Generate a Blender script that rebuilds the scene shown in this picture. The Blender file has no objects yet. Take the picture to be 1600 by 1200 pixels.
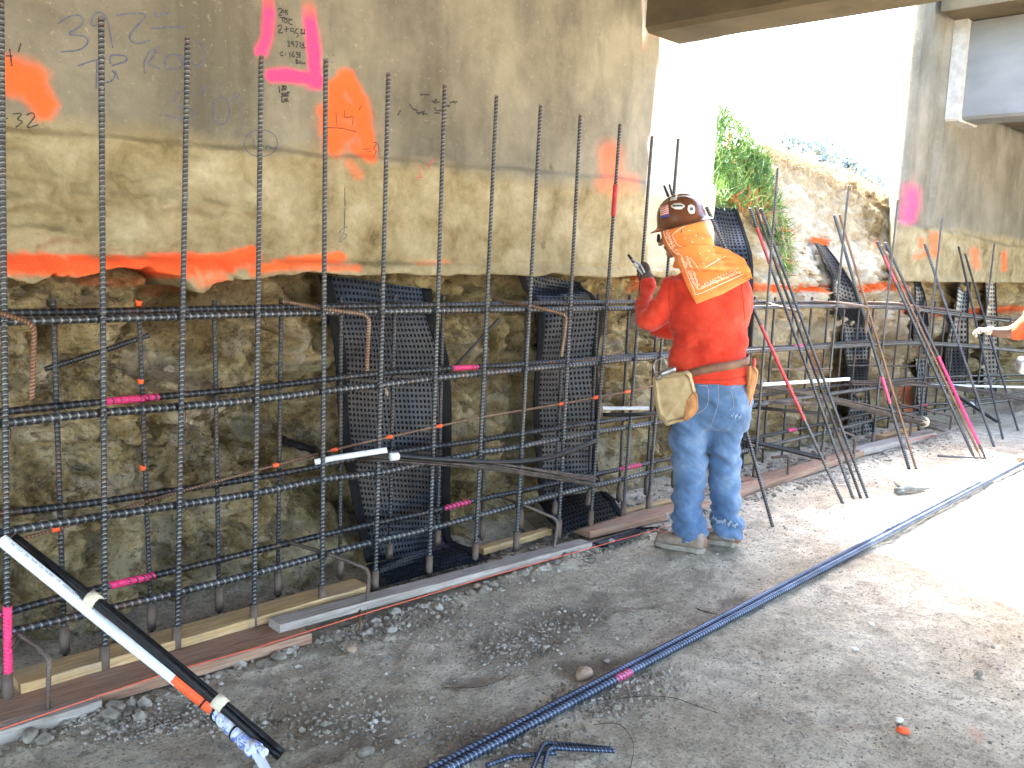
import bpy, math, random
import numpy as np
from mathutils import Vector, Matrix
from mathutils.bvhtree import BVHTree
random.seed(7); RNG = np.random.RandomState(11)
S = bpy.context.scene
COL = S.collection
R_ = math.radians

# ------------------------------------------------------------------ camera
F = 1400.0; CH = 1.5
_roll = R_(2.0)
_y0 = 447 - (2190 - 800) * math.tan(_roll)
_pitch = math.atan((600 - _y0) * math.cos(_roll) / F)
_down = np.array([-math.sin(_roll) * math.cos(_pitch), math.cos(_roll) * math.cos(_pitch), math.sin(_pitch)])
_X = np.array([2190. - 800, 447. - 600, F]); _X = _X - _down * _X.dot(_down); _X /= np.linalg.norm(_X)
_Z = -_down; _Y = np.cross(_Z, _X)
RM = np.array([_X, _Y, _Z]); CAM = np.array([0, 0, CH])
cd = bpy.data.cameras.new('camera'); cam = bpy.data.objects.new('camera', cd); COL.objects.link(cam)
cd.sensor_width = 36; cd.lens = F / 1600 * 36; cd.clip_start = .05; cd.clip_end = 1500
m = np.eye(4); m[:3, 0] = RM[:, 0]; m[:3, 1] = -RM[:, 1]; m[:3, 2] = -RM[:, 2]; m[:3, 3] = CAM
cam.matrix_world = Matrix(m.tolist()); S.camera = cam

# ------------------------------------------------------------------ light
TOSUN = Vector((0.25, 0.61, 0.84)).normalized()
elev = math.asin(TOSUN.z); azim = math.atan2(TOSUN.x, TOSUN.y)
W = bpy.data.worlds.new('World'); S.world = W; W.use_nodes = True
nt = W.node_tree; nt.nodes.clear()
sk = nt.nodes.new('ShaderNodeTexSky'); sk.sky_type = 'NISHITA'; sk.sun_disc = False
sk.sun_elevation = elev; sk.sun_rotation = azim; sk.air_density = 1.0; sk.dust_density = 3.0; sk.ozone_density = 1.0
bg = nt.nodes.new('ShaderNodeBackground'); bg.inputs['Strength'].default_value = 0.15
wo = nt.nodes.new('ShaderNodeOutputWorld')
nt.links.new(sk.outputs[0], bg.inputs[0]); nt.links.new(bg.outputs[0], wo.inputs[0])
sl = bpy.data.lights.new('sun', 'SUN'); sl.energy = 4.0; sl.angle = R_(0.6); sl.color = (1, .95, .87)
so = bpy.data.objects.new('sun', sl); COL.objects.link(so)
so.rotation_euler = TOSUN.to_track_quat('Z', 'Y').to_euler()
S.view_settings.view_transform = 'Standard'; S.view_settings.look = 'None'
S.view_settings.gamma = 1; S.view_settings.use_curve_mapping = False
S.view_settings.exposure = 4.05

# ------------------------------------------------------------------ helpers
def ray(x, y):
    d = RM @ np.array([x - 800., y - 600., F]); return d / np.linalg.norm(d)
def G(x, y, z=0.0):
    d = ray(x, y); t = (z - CH) / d[2]; return Vector(CAM + t * d)
def OY(x, y, Y):
    d = ray(x, y); t = Y / d[1]; return Vector(CAM + t * d)
def project(P):
    c = (np.asarray(P) - CAM) @ RM
    return 800 + F * c[:, 0] / c[:, 2], 600 + F * c[:, 1] / c[:, 2]

def _h(ix, iy, iz, s):
    n = (ix * 374761393 + iy * 668265263 + iz * 2147483647 + s * 1274126177) & 0xffffffff
    n = ((n ^ (n >> 13)) * 1274126177) & 0xffffffff
    n = (n ^ (n >> 16)) & 0xffffff
    return n / float(0xffffff)
def vnoise(x, y, z=0.0, s=0):
    x, y, z = np.broadcast_arrays(np.asarray(x, float), np.asarray(y, float), np.asarray(z, float))
    xi = np.floor(x).astype(np.int64); yi = np.floor(y).astype(np.int64); zi = np.floor(z).astype(np.int64)
    fx = x - xi; fy = y - yi; fz = z - zi
    fx = fx * fx * (3 - 2 * fx); fy = fy * fy * (3 - 2 * fy); fz = fz * fz * (3 - 2 * fz)
    r = 0
    for a in (0, 1):
        for b in (0, 1):
            for c in (0, 1):
                r = r + _h(xi + a, yi + b, zi + c, s) * (fx if a else 1 - fx) * (fy if b else 1 - fy) * (fz if c else 1 - fz)
    return r * 2 - 1
def fbm(x, y, z=0.0, o=4, s=0, g=.5):
    r = 0; a = 1; f = 1; t = 0
    for k in range(o):
        r = r + a * vnoise(np.asarray(x) * f + 3.7 * k, np.asarray(y) * f + 1.3 * k, np.asarray(z) * f, s + k); t += a; a *= g; f *= 2.03
    return r / t
def ridge(x, y, z=0.0, o=4, s=0):
    r = 0; a = 1; f = 1; t = 0
    for k in range(o):
        r = r + a * (1 - 2 * np.abs(vnoise(np.asarray(x) * f, np.asarray(y) * f, np.asarray(z) * f, s + k))); t += a; a *= .5; f *= 2.1
    return r / t
def sstep(a, b, x):
    t = np.clip((x - a) / (b - a), 0, 1); return t * t * (3 - 2 * t)

def mesh_from(name, V, Fc, smooth=True):
    me = bpy.data.meshes.new(name)
    me.from_pydata([tuple(v) for v in V], [], [tuple(f) for f in Fc]); me.update()
    if smooth: me.polygons.foreach_set('use_smooth', [True] * len(me.polygons))
    return me
def link(name, me, mat=None, parent=None, mats=None):
    o = bpy.data.objects.new(name, me); COL.objects.link(o)
    if mats:
        for q in mats: me.materials.append(q)
    elif mat and not me.materials: me.materials.append(mat)
    if parent: o.parent = parent
    return o
def tag(o, label=None, cat=None, group=None, kind=None):
    if label: o['label'] = label
    if cat: o['category'] = cat
    if group: o['group'] = group
    if kind: o['kind'] = kind
    return o
def empty(name, loc=(0, 0, 0), label=None, cat=None, group=None):
    o = bpy.data.objects.new(name, None); COL.objects.link(o); o.location = loc; o.empty_display_size = .1
    return tag(o, label, cat, group)
def attach(o, root):
    """keep world placement while parenting under an un-rotated empty"""
    o.parent = root; o.location = Vector(o.location) - Vector(root.location); return o

class MB:
    rebar = False
    def __init__(s): s.V = []; s.F = []; s.M = []
    def add(s, V, Fc, mi=0):
        b = len(s.V); s.V += [tuple(v) for v in V]; s.F += [tuple(i + b for i in f) for f in Fc]; s.M += [mi] * len(Fc)
    def mesh(s, name, smooth=True):
        me = mesh_from(name, s.V, s.F, smooth)
        if any(s.M): me.polygons.foreach_set('material_index', s.M)
        return me
    def build(s, name, mat, parent=None, smooth=True, mats=None):
        if s.rebar and mat and not mats: mats = [mat, M[{'steel': 'worn_glint', 'steel_dark': 'worn_glint_dark', 'steel_blue': 'worn_glint_blue', 'rusty': 'worn_glint_rust', 'sleeve': 'worn_glint_dark'}.get(next((k_ for k_, v_ in M.items() if v_ == mat), ''), 'none')] if any(v_ == mat for k_, v_ in M.items() if k_ in ('steel', 'steel_dark', 'steel_blue', 'rusty', 'sleeve')) else mat]
        return link(name, s.mesh(name, smooth), mat, parent, mats)

def frames(P):
    T = []
    n = len(P)
    for i in range(n):
        a = P[max(i - 1, 0)]; b = P[min(i + 1, n - 1)]; t = (b - a)
        T.append(t.normalized() if t.length > 1e-9 else Vector((0, 0, 1)))
    ref = Vector((0, 0, 1)) if abs(T[0].z) < .9 else Vector((0, 1, 0))
    u = (ref - T[0] * ref.dot(T[0])).normalized(); out = []
    for t in T:
        u = (u - t * u.dot(t)).normalized(); out.append((t, u, t.cross(u)))
    return out
def resample(P, step):
    P = [Vector(p) for p in P]; out = [P[0].copy()]; acc = 0
    L = [0]
    for a, b in zip(P, P[1:]): L.append(L[-1] + (b - a).length)
    n = max(1, int(round(L[-1] / step))); j = 0
    for k in range(1, n + 1):
        d = L[-1] * k / n
        while j < len(L) - 2 and L[j + 1] < d: j += 1
        t = (d - L[j]) / max(L[j + 1] - L[j], 1e-9); out.append(P[j].lerp(P[j + 1], min(t, 1)))
    return out
def smooth_path(P, n=8):
    """catmull-rom"""
    P = [Vector(p) for p in P]
    if len(P) < 3: return P
    Q = [P[0] * 2 - P[1]] + P + [P[-1] * 2 - P[-2]]; out = []
    for i in range(1, len(Q) - 2):
        for k in range(n):
            t = k / n
            a, b, c, d = Q[i - 1], Q[i], Q[i + 1], Q[i + 2]
            out.append(.5 * ((2 * b) + (c - a) * t + (2 * a - 5 * b + 4 * c - d) * t * t + (3 * b - a - 3 * c + d) * t ** 3))
    out.append(P[-1]); return out
def bend_path(P, rad=.05, n=6):
    """polyline with rounded corners"""
    P = [Vector(p) for p in P]; out = [P[0]]
    for i in range(1, len(P) - 1):
        a = (P[i - 1] - P[i]); b = (P[i + 1] - P[i]); r = min(rad, a.length * .45, b.length * .45)
        A = P[i] + a.normalized() * r; B = P[i] + b.normalized() * r
        for k in range(n + 1):
            t = k / n; out.append(A.lerp(P[i], t).lerp(P[i].lerp(B, t), t))
    out.append(P[-1]); return out
def tube(mb, P, r, n=8, mi=0, cap=True):
    P = [Vector(p) for p in P]; fr = frames(P); V = []; Fc = []
    rr = r if hasattr(r, '__len__') else [r] * len(P)
    for p, (t, u, w), q in zip(P, fr, rr):
        for k in range(n):
            a = 2 * math.pi * k / n; V.append(p + (u * math.cos(a) + w * math.sin(a)) * q)
    for i in range(len(P) - 1):
        for k in range(n):
            Fc.append((i * n + k, i * n + (k + 1) % n, (i + 1) * n + (k + 1) % n, (i + 1) * n + k))
    if cap:
        Fc.append(tuple(range(n - 1, -1, -1))); Fc.append(tuple((len(P) - 1) * n + k for k in range(n)))
    mb.add(V, Fc, mi)
def rebar(mb, P, r, pitch=.013, n=8, rib=.2, shear=.8):
    """deformed bar: slanted ribs along a path, plus two longitudinal ribs"""
    P = resample(P, pitch); fr = frames(P); V = []; Fc = []; Mi = []; st = ((0, 0), (.45, 0), (.62, 1), (.86, 1)); R = []
    for i in range(len(P)):
        for f, h in (st if i < len(P) - 1 else st[:1]):
            if f and i == len(P) - 1: break
            p = P[i] if not f else P[i].lerp(P[i + 1], f); R.append((p, fr[i], h))
    for i, (p, (t, u, w), h) in enumerate(R):
        for k in range(n):
            a = 2 * math.pi * k / n
            q = r * (1 + rib * h); q = max(q, r * 1.1) if k in (0, n // 2) else q
            s = shear * r * abs(math.sin(a)) if 0 < i < len(R) - 1 else 0
            V.append(p + (u * math.cos(a) + w * math.sin(a)) * q + t * s)
    for i in range(len(R) - 1):
        worn_glint = 1 if R[i][2] and R[i + 1][2] else 0
        for k in range(n):
            Fc.append((i * n + k, i * n + (k + 1) % n, (i + 1) * n + (k + 1) % n, (i + 1) * n + k)); Mi.append(worn_glint)
    Fc.append(tuple(range(n - 1, -1, -1))); Fc.append(tuple((len(R) - 1) * n + k for k in range(n))); Mi += [0, 0]
    mb.add(V, Fc); mb.M[-len(Fc):] = Mi; mb.rebar = True
def box(mb, a, b, mi=0):
    x0, y0, z0 = a; x1, y1, z1 = b
    V = [(x0, y0, z0), (x1, y0, z0), (x1, y1, z0), (x0, y1, z0), (x0, y0, z1), (x1, y0, z1), (x1, y1, z1), (x0, y1, z1)]
    mb.add(V, [(0, 3, 2, 1), (4, 5, 6, 7), (0, 1, 5, 4), (1, 2, 6, 5), (2, 3, 7, 6), (3, 0, 4, 7)], mi)
def grid_faces(nu, nv, flip=False):
    i = np.arange(nu - 1)[:, None]; j = np.arange(nv - 1)[None, :]
    a = (i * nv + j).ravel(); b = a + 1; c = a + nv + 1; d = a + nv
    return np.stack([a, d, c, b] if not flip else [a, b, c, d], 1).tolist()
def grid_mesh(name, P, flip=False):
    nu, nv, _ = P.shape
    return mesh_from(name, P.reshape(-1, 3).tolist(), grid_faces(nu, nv, flip))
def paint_attr(me, rgba):
    a = me.color_attributes.new('paint', 'FLOAT_COLOR', 'POINT'); a.data.foreach_set('color', np.asarray(rgba, np.float32).ravel())
def seg_dist(px, py, pts):
    d = np.full(px.shape, 1e9)
    if len(pts) == 1: return np.hypot(px - pts[0][0], py - pts[0][1])
    for (ax, ay), (bx, by) in zip(pts, pts[1:]):
        vx, vy = bx - ax, by - ay; L = vx * vx + vy * vy + 1e-9
        t = np.clip(((px - ax) * vx + (py - ay) * vy) / L, 0, 1)
        d = np.minimum(d, np.hypot(px - ax - t * vx, py - ay - t * vy))
    return d
def spray(P, strokes):
    """sprayed paint per vertex: strokes of (points, radius, rgb, strength, softness)"""
    px, py = project(P); out = np.zeros((len(P), 4)); nz = fbm(P[:, 0] * 14, P[:, 2] * 14, 0, 3, 5); n2 = fbm(P[:, 0] * 60, P[:, 2] * 60, 0, 2, 8)
    for pts, r, rgb, st, soft in strokes:
        d = seg_dist(px, py, pts) + nz * r * .45 + n2 * r * .15
        m_ = st * (1 - sstep(r * (1 - soft), r * (1 + soft), d))
        k = m_ > out[:, 3]
        out[k, :3] = rgb; out[:, 3] = np.maximum(out[:, 3], m_)
    out[out[:, 3] < .002, :3] = strokes[0][2]
    return out

# ------------------------------------------------------------------ materials
class Mt:
    def __init__(s, name, rough=.8, metal=0.0, spec=.5):
        s.m = bpy.data.materials.new(name); s.m.use_nodes = True; s.t = s.m.node_tree; s.b = s.t.nodes['Principled BSDF']
        s.b.inputs['Roughness'].default_value = rough; s.b.inputs['Metallic'].default_value = metal
        s.b.inputs['Specular IOR Level'].default_value = spec
        s.tc = s.t.nodes.new('ShaderNodeTexCoord')
    def n(s, typ, **k):
        o = s.t.nodes.new(typ)
        for a, b in k.items(): setattr(o, a, b)
        return o
    def L(s, a, b): s.t.links.new(a, b)
    def noise(s, scale, detail=6, rough=.6, vec=None, stretch=None, dist=0.0, coord='Object'):
        n = s.n('ShaderNodeTexNoise'); n.inputs['Scale'].default_value = scale; n.inputs['Detail'].default_value = detail
        n.inputs['Roughness'].default_value = rough; n.inputs['Distortion'].default_value = dist
        v = vec or s.tc.outputs[coord]
        if stretch:
            mp = s.n('ShaderNodeMapping'); mp.inputs['Scale'].default_value = stretch; s.L(v, mp.inputs[0]); v = mp.outputs[0]
        s.L(v, n.inputs['Vector']); return n.outputs['Fac']
    def vor(s, scale, feat='F1', out='Distance', coord='Object'):
        n = s.n('ShaderNodeTexVoronoi', feature=feat); n.inputs['Scale'].default_value = scale
        s.L(s.tc.outputs[coord], n.inputs['Vector']); return n.outputs[out]
    def ramp(s, fac, stops):
        r = s.n('ShaderNodeValToRGB'); e = r.color_ramp.elements
        while len(e) < len(stops): e.new(.5)
        for q, (p, c) in zip(e, stops): q.position = p; q.color = (*c, 1) if hasattr(c, '__len__') else (c, c, c, 1)
        s.L(fac, r.inputs[0]); return r.outputs[0]
    def mix(s, f, a, b, mode='MIX'):
        x = s.n('ShaderNodeMix', data_type='RGBA', blend_type=mode)
        for i, v in ((0, f), (6, a), (7, b)):
            if hasattr(v, 'is_output'): s.L(v, x.inputs[i])
            elif i == 0: x.inputs[0].default_value = v
            else: x.inputs[i].default_value = (*v, 1)
        return x.outputs[2]
    def color(s, c):
        if hasattr(c, 'is_output'): s.L(c, s.b.inputs['Base Color'])
        else: s.b.inputs['Base Color'].default_value = (*c, 1)
        return s
    def bump(s, h, strength=.5, dist=.01):
        b = s.n('ShaderNodeBump'); b.inputs['Strength'].default_value = strength; b.inputs['Distance'].default_value = dist
        s.L(h, b.inputs['Height'])
        if s.b.inputs['Normal'].links: s.L(s.b.inputs['Normal'].links[0].from_socket, b.inputs['Normal'])
        s.L(b.outputs[0], s.b.inputs['Normal']); return s
    def paint(s, base):
        a = s.n('ShaderNodeVertexColor', layer_name='paint'); 
        nz = s.noise(160, 3, .7)
        mm = s.n('ShaderNodeMath', operation='MULTIPLY'); r = s.ramp(nz, [(.25, .75), (.5, 1.0)])
        s.L(a.outputs['Alpha'], mm.inputs[0]); s.L(r, mm.inputs[1])
        return s.mix(mm.outputs[0], base, a.outputs['Color'])
def simple(name, c1, c2, scale=30, rough=.8, metal=0, bump=.3, bd=.003, spec=.5, stretch=None):
    k = Mt(name, rough, metal, spec); f = k.noise(scale, 5, .6, stretch=stretch)
    k.color(k.ramp(f, [(.3, c1), (.7, c2)]))
    if bump: k.bump(k.noise(scale * 3, 4, .6, stretch=stretch), bump, bd)
    return k.m

def m_concrete(name, dark, mid, light, soil=True):
    k = Mt(name, .9, 0, .25)
    big = k.noise(1.5, 7, .68, dist=.15); c = k.ramp(big, [(.38, dark), (.5, mid), (.62, light)])
    streak = k.noise(7, 5, .6, stretch=(1, 1, .09)); c = k.mix(k.ramp(streak, [(.35, .0), (.6, .55)]), c, k.mix(.5, c, light))
    st2 = k.noise(2.2, 4, .7, stretch=(1, 1, .35)); c = k.mix(k.ramp(st2, [(.5, 0.0), (.72, .6)]), c, tuple(v * .55 for v in dark))
    sp = k.noise(45, 5, .75); c = k.mix(k.ramp(sp, [(.60, 0.0), (.70, .3)]), c, (.62, .56, .42))
    pit = k.vor(23); hole = k.ramp(pit, [(.03, 1.0), (.075, 0.0)]); gate = k.ramp(k.noise(6, 2), [(.52, 0.0), (.58, 1.0)])
    pm = k.n('ShaderNodeMath', operation='MULTIPLY'); k.L(hole, pm.inputs[0]); k.L(gate, pm.inputs[1])
    c = k.mix(pm.outputs[0], c, (.06, .05, .035))
    if soil:
        sx = k.n('ShaderNodeSeparateXYZ'); k.L(k.tc.outputs['Object'], sx.inputs[0])
        w = k.noise(2.0, 4, .6); a = k.n('ShaderNodeMath', operation='MULTIPLY_ADD'); k.L(w, a.inputs[0]); a.inputs[1].default_value = .16; k.L(sx.outputs['Z'], a.inputs[2])
        mr = k.n('ShaderNodeMapRange'); mr.inputs['From Min'].default_value = 1.95; mr.inputs['From Max'].default_value = 2.03; mr.inputs['To Min'].default_value = 1; mr.inputs['To Max'].default_value = 0
        k.L(a.outputs[0], mr.inputs['Value'])
        s1 = k.noise(4.2, 9, .72, dist=.15); sc = k.ramp(s1, [(.3, (.115, .08, .035)), (.41, (.22, .175, .09)), (.56, (.32, .27, .16)), (.72, (.44, .39, .27))])
        c = k.mix(mr.outputs[0], c, sc)
    k.color(k.paint(c)); k.bump(k.noise(60, 7, .72), .6, .01); k.bump(k.noise(12, 5, .6, stretch=(1, 1, .4)), .3, .015)
    return k.m
M = {}
M['concrete'] = m_concrete('weathered_concrete', (.115, .105, .08), (.185, .17, .13), (.26, .24, .18))
M['concrete_far'] = m_concrete('far_abutment_concrete', (.13, .12, .09), (.175, .163, .125), (.23, .215, .17))
k = Mt('white_patch_concrete', .9, 0, .2); k.color(k.ramp(k.noise(14, 6, .65), [(.3, (.62, .6, .53)), (.7, (.80, .78, .72))])); k.bump(k.noise(50, 5), .3, .006); M['white'] = k.m
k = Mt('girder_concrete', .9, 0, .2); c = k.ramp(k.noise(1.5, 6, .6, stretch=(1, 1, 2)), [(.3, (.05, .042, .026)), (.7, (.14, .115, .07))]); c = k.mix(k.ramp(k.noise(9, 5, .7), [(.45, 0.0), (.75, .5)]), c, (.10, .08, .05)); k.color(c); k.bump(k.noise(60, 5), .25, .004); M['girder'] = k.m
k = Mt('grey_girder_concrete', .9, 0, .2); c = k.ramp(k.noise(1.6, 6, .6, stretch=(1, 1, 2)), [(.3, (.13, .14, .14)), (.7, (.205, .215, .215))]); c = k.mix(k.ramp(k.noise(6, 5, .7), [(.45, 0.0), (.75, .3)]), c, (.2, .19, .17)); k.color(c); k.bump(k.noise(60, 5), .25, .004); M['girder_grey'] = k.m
# excavated soil
k = Mt('excavated_soil', .95, 0, .15)
sx = k.n('ShaderNodeSeparateXYZ'); k.L(k.tc.outputs['Object'], sx.inputs[0])
n1 = k.noise(2.8, 10, .72, dist=.15); c = k.ramp(n1, [(.38, (.17, .11, .04)), (.45, (.33, .235, .10)), (.52, (.50, .38, .19)), (.6, (.62, .51, .32))])
gsp = k.noise(3.6, 9, .75, dist=.2); c = k.mix(k.ramp(gsp, [(.5, 0.0), (.58, .6)]), c, (.52, .44, .34))
dk = k.noise(4.6, 10, .78, dist=.2); c = k.mix(k.ramp(dk, [(.55, 0.0), (.60, .7)]), c, (.09, .065, .04))
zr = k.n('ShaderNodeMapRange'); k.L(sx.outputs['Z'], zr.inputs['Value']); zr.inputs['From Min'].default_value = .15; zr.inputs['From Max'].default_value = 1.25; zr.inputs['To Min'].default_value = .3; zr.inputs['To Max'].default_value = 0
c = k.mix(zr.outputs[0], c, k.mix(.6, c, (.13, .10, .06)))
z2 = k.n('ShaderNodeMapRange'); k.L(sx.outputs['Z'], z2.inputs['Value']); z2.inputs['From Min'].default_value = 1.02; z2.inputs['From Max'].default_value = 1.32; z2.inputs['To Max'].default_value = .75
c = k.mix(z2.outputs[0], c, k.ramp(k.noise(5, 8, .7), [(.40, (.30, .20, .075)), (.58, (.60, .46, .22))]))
pk = k.noise(70, 5, .8); c = k.mix(k.ramp(pk, [(.55, 0.0), (.62, .45)]), c, (.62, .54, .40)); pk = k.noise(40, 6, .8, stretch=(1, 1, 1.7)); c = k.mix(k.ramp(pk, [(.55, 0.0), (.61, .65)]), c, (.06, .042, .025))
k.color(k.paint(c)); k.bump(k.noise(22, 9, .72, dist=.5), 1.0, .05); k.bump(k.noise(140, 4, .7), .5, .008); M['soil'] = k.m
# ground
k = Mt('dusty_ground', .95, 0, .15)
n1 = k.noise(1.7, 9, .72, dist=.2); c = k.ramp(n1, [(.36, (.46, .375, .26)), (.5, (.68, .58, .43)), (.62, (.80, .70, .55))])
n2 = k.noise(9, 7, .7); c = k.mix(k.ramp(n2, [(.42, 0.0), (.62, .6)]), c, (.30, .25, .185))
n3 = k.noise(120, 4, .75); c = k.mix(k.ramp(n3, [(.53, 0.0), (.62, .6)]), c, (.68, .64, .56)); 
n4 = k.noise(75, 5, .75); c = k.mix(k.ramp(n4, [(.53, 0.0), (.60, .65)]), c, (.12, .10, .08)); n5 = k.noise(14, 8, .8); c = k.mix(k.ramp(n5, [(.53, 0.0), (.6, .45)]), c, (.19, .16, .125))
k.color(k.paint(c)); k.bump(k.noise(48, 9, .75), 1.0, .02); k.bump(k.noise(190, 4, .7), .6, .005); M['ground'] = k.m
k = Mt('gravel_stones', .9, 0, .25); oi = k.n('ShaderNodeObjectInfo'); c = k.ramp(k.noise(9, 3, .8), [(.3, (.10, .085, .065)), (.5, (.26, .225, .18)), (.72, (.52, .48, .42))]); k.color(c); k.bump(k.noise(120, 3), .4, .003); M['gravel'] = k.m
# steel
def steel(name, c1, c2, rust=.45, rough=.42):
    k = Mt(name, rough, .6, .5); c = k.ramp(k.noise(8, 5, .6), [(.3, c1), (.7, c2)])
    r = k.noise(5, 6, .7, dist=1); f = k.ramp(r, [(1 - rust, 0.0), (min(1, 1 - rust + .2), .85)])
    c = k.mix(f, c, (.16, .07, .03)); d = k.noise(40, 4, .7); c = k.mix(k.ramp(d, [(.6, 0.0), (.75, .35)]), c, (.33, .30, .25)); k.color(c); k.bump(k.noise(180, 3), .25, .001); return k.m
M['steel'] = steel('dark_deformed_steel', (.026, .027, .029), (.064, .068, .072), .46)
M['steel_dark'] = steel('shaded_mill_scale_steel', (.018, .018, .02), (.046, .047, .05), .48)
M['steel_blue'] = steel('blue_black_steel', (.022, .034, .065), (.06, .085, .14), .30, .4)
M['rusty'] = steel('rusty_steel', (.13, .075, .045), (.27, .17, .11), .62, .75)
M['worn_glint'] = steel('rib_worn_glint_steel', (.12, .13, .14), (.24, .25, .255), .32, .42)  # rib tops paler: wear, plus the glint they catch put into the colour
M['worn_glint_dark'] = steel('rib_shaded_steel', (.06, .063, .068), (.13, .135, .14), .36, .45)
M['worn_glint_blue'] = steel('rib_blue_steel', (.10, .13, .18), (.24, .28, .36), .15, .35)
M['worn_glint_rust'] = steel('rib_rusty_steel', (.22, .15, .11), (.42, .33, .27), .45, .6)
M['sleeve'] = steel('sleeve_steel', (.11, .08, .06), (.22, .17, .14), .55, .7)
M['pink'] = simple('pink_marking_paint', (.75, .03, .14), (.88, .05, .20), 40, .6)
M['orange'] = simple('orange_marking_paint', (.85, .09, .02), (.95, .14, .03), 40, .6)
M['red_paint'] = simple('red_painted_steel', (.35, .03, .03), (.62, .06, .07), 30, .55)
M['string'] = simple('orange_string', (.75, .10, .05), (.85, .16, .08), 60, .7, bump=0)
M['marker_black'] = simple('black_marker', (.015, .015, .015), (.05, .045, .04), 90, .8, bump=0)
M['marker_blue'] = simple('blue_crayon', (.04, .055, .12), (.12, .13, .18), 90, .8, bump=0)
k = Mt('black_dimple_plastic', .5, 0, .22); k.color(k.ramp(k.noise(5, 5, .6, dist=.8), [(.35, (.0045, .0055, .008)), (.62, (.008, .012, .022)), (.78, (.024, .019, .014))])); k.bump(k.noise(60, 4), .2, .002); k.b.inputs['Coat Weight'].default_value = .25; k.b.inputs['Coat Roughness'].default_value = .3; M['mat'] = k.m
M['hole'] = simple('dark_hole', (.004, .004, .004), (.006, .006, .006), 20, .95, bump=0, spec=.05)  # near-black recess floors, the dark inside the holes put into colour
M['mat_edge'] = simple('black_geotextile_edge', (.003, .0035, .005), (.011, .010, .010), 20, .8, spec=.15)
M['black_tube'] = simple('black_plastic_tube', (.004, .0045, .006), (.014, .014, .015), 25, .38, spec=.3)
M['wire'] = simple('bundled_dark_wire', (.025, .02, .018), (.12, .095, .08), 30, .5, .4)
M['wire_black'] = simple('black_strand_wrap', (.004, .004, .005), (.02, .019, .02), 50, .45, .1, spec=.3)
k = Mt('white_pvc', .38, 0, .5); c = k.ramp(k.noise(9, 4), [(.4, (.70, .74, .78)), (.7, (.80, .82, .84))]); k.color(c); M['pvc'] = k.m
k = Mt('blue_white_tape', .45, 0, .5); k.color(k.ramp(k.noise(22, 4, .7, dist=1.5), [(.42, (.10, .16, .50)), (.5, (.55, .62, .80)), (.6, (.80, .82, .85))])); k.bump(k.noise(40, 3), .5, .004); M['bluetape'] = k.m
M['tantape'] = simple('tan_tape', (.55, .46, .32), (.75, .68, .52), 30, .7)
def wood(name, a, b, c_):
    k = Mt(name, .85, 0, .2); f = k.noise(4, 6, .6, stretch=(1.2, 22, 22), dist=1.2); c = k.ramp(f, [(.3, a), (.5, b), (.7, c_)])
    g = k.noise(7, 5, .7); c = k.mix(k.ramp(g, [(.45, 0.0), (.7, .6)]), c, (.26, .225, .18)); k.color(c); k.bump(k.noise(12, 5, .6, stretch=(1, 18, 18)), .4, .003); return k.m
M['wood_red'] = wood('redwood_plank', (.20, .10, .06), (.34, .195, .125), (.46, .31, .22))
M['wood_yellow'] = wood('pine_plank', (.34, .21, .09), (.52, .34, .16), (.62, .44, .24))
M['wood_grey'] = wood('weathered_plank', (.22, .185, .16), (.38, .33, .29), (.50, .45, .40))
M['orange_lit'] = M['orange']

# ------------------------------------------------------------------ ground
ORG = (.85, .13, .03); PNK = (.88, .06, .22)
def axis(segs):
    out = []
    for a, b, st in segs:
        n = max(1, int(round(abs(b - a) / st))); out += list(np.linspace(a, b, n, endpoint=False))
    out.append(segs[-1][1]); return np.array(out)
gx = np.concatenate([-np.geomspace(400, 1, 26), axis([(-.8, .4, .12), (.4, 4.6, .016), (4.6, 8.5, .03), (8.5, 14, .1)]), 14 + np.geomspace(.3, 400, 22)])
gy = np.concatenate([-np.geomspace(400, 1, 24), axis([(-.8, .4, .08), (.4, 3.6, .016)]), 3.6 + np.geomspace(.2, 400, 18)])
GX, GY = np.meshgrid(gx, gy, indexing='ij')
_pr = random.Random(12); PRINTS = [(_pr.uniform(1.2, 6), _pr.uniform(.6, 2.7), _pr.uniform(-.8, 3.2)) for _ in range(34)]
def ground_h(x, y):
    h = .014 * fbm(x * 1.6, y * 1.6, 0, 4, 3) + .006 * fbm(x * 9, y * 9, 0, 3, 9) + .0035 * ridge(x * 26, y * 26, 0, 2, 4)
    h = h + .0028 * np.maximum(0, fbm(x * 60, y * 60, 0, 2, 14))
    h = h - .03 * np.exp(-((y - 3.15) / .2) ** 2)          # trench line the sleeves stand in
    h = h + .028 * np.exp(-((y - 2.78) / .06) ** 2) * sstep(-.2, .5, fbm(x * 3, y * 3, 0, 3, 19)) * 1.0
    for cx_, cy_, an_ in PRINTS:
        dx_, dy_ = x - cx_, y - cy_
        a_ = dx_ * math.cos(an_) + dy_ * math.sin(an_); b_ = -dx_ * math.sin(an_) + dy_ * math.cos(an_)
        e_ = (np.abs(a_) / .14) ** 4 + (np.abs(b_) / (.048 - .012 * np.cos(a_ * 22))) ** 4
        h = h - .006 * (1 - sstep(.6, 1.3, e_)) + .003 * np.exp(-(e_ - 1.6) ** 2 / .4)
    return h - .006
near = (np.abs(GX) < 20) & (np.abs(GY) < 20)
GZ = np.where(near, ground_h(GX, GY), -.006)
me = grid_mesh('ground', np.stack([GX, GY, GZ], -1), False)
gp = np.stack([GX, GY, GZ], -1).reshape(-1, 3)
gcol = np.zeros((len(gp), 4)); gcol[:, :3] = (.55, .16, .07)
msk = (gp[:, 0] > .3) & (gp[:, 0] < 9) & (gp[:, 1] > .3) & (gp[:, 1] < 3.6)
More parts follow.
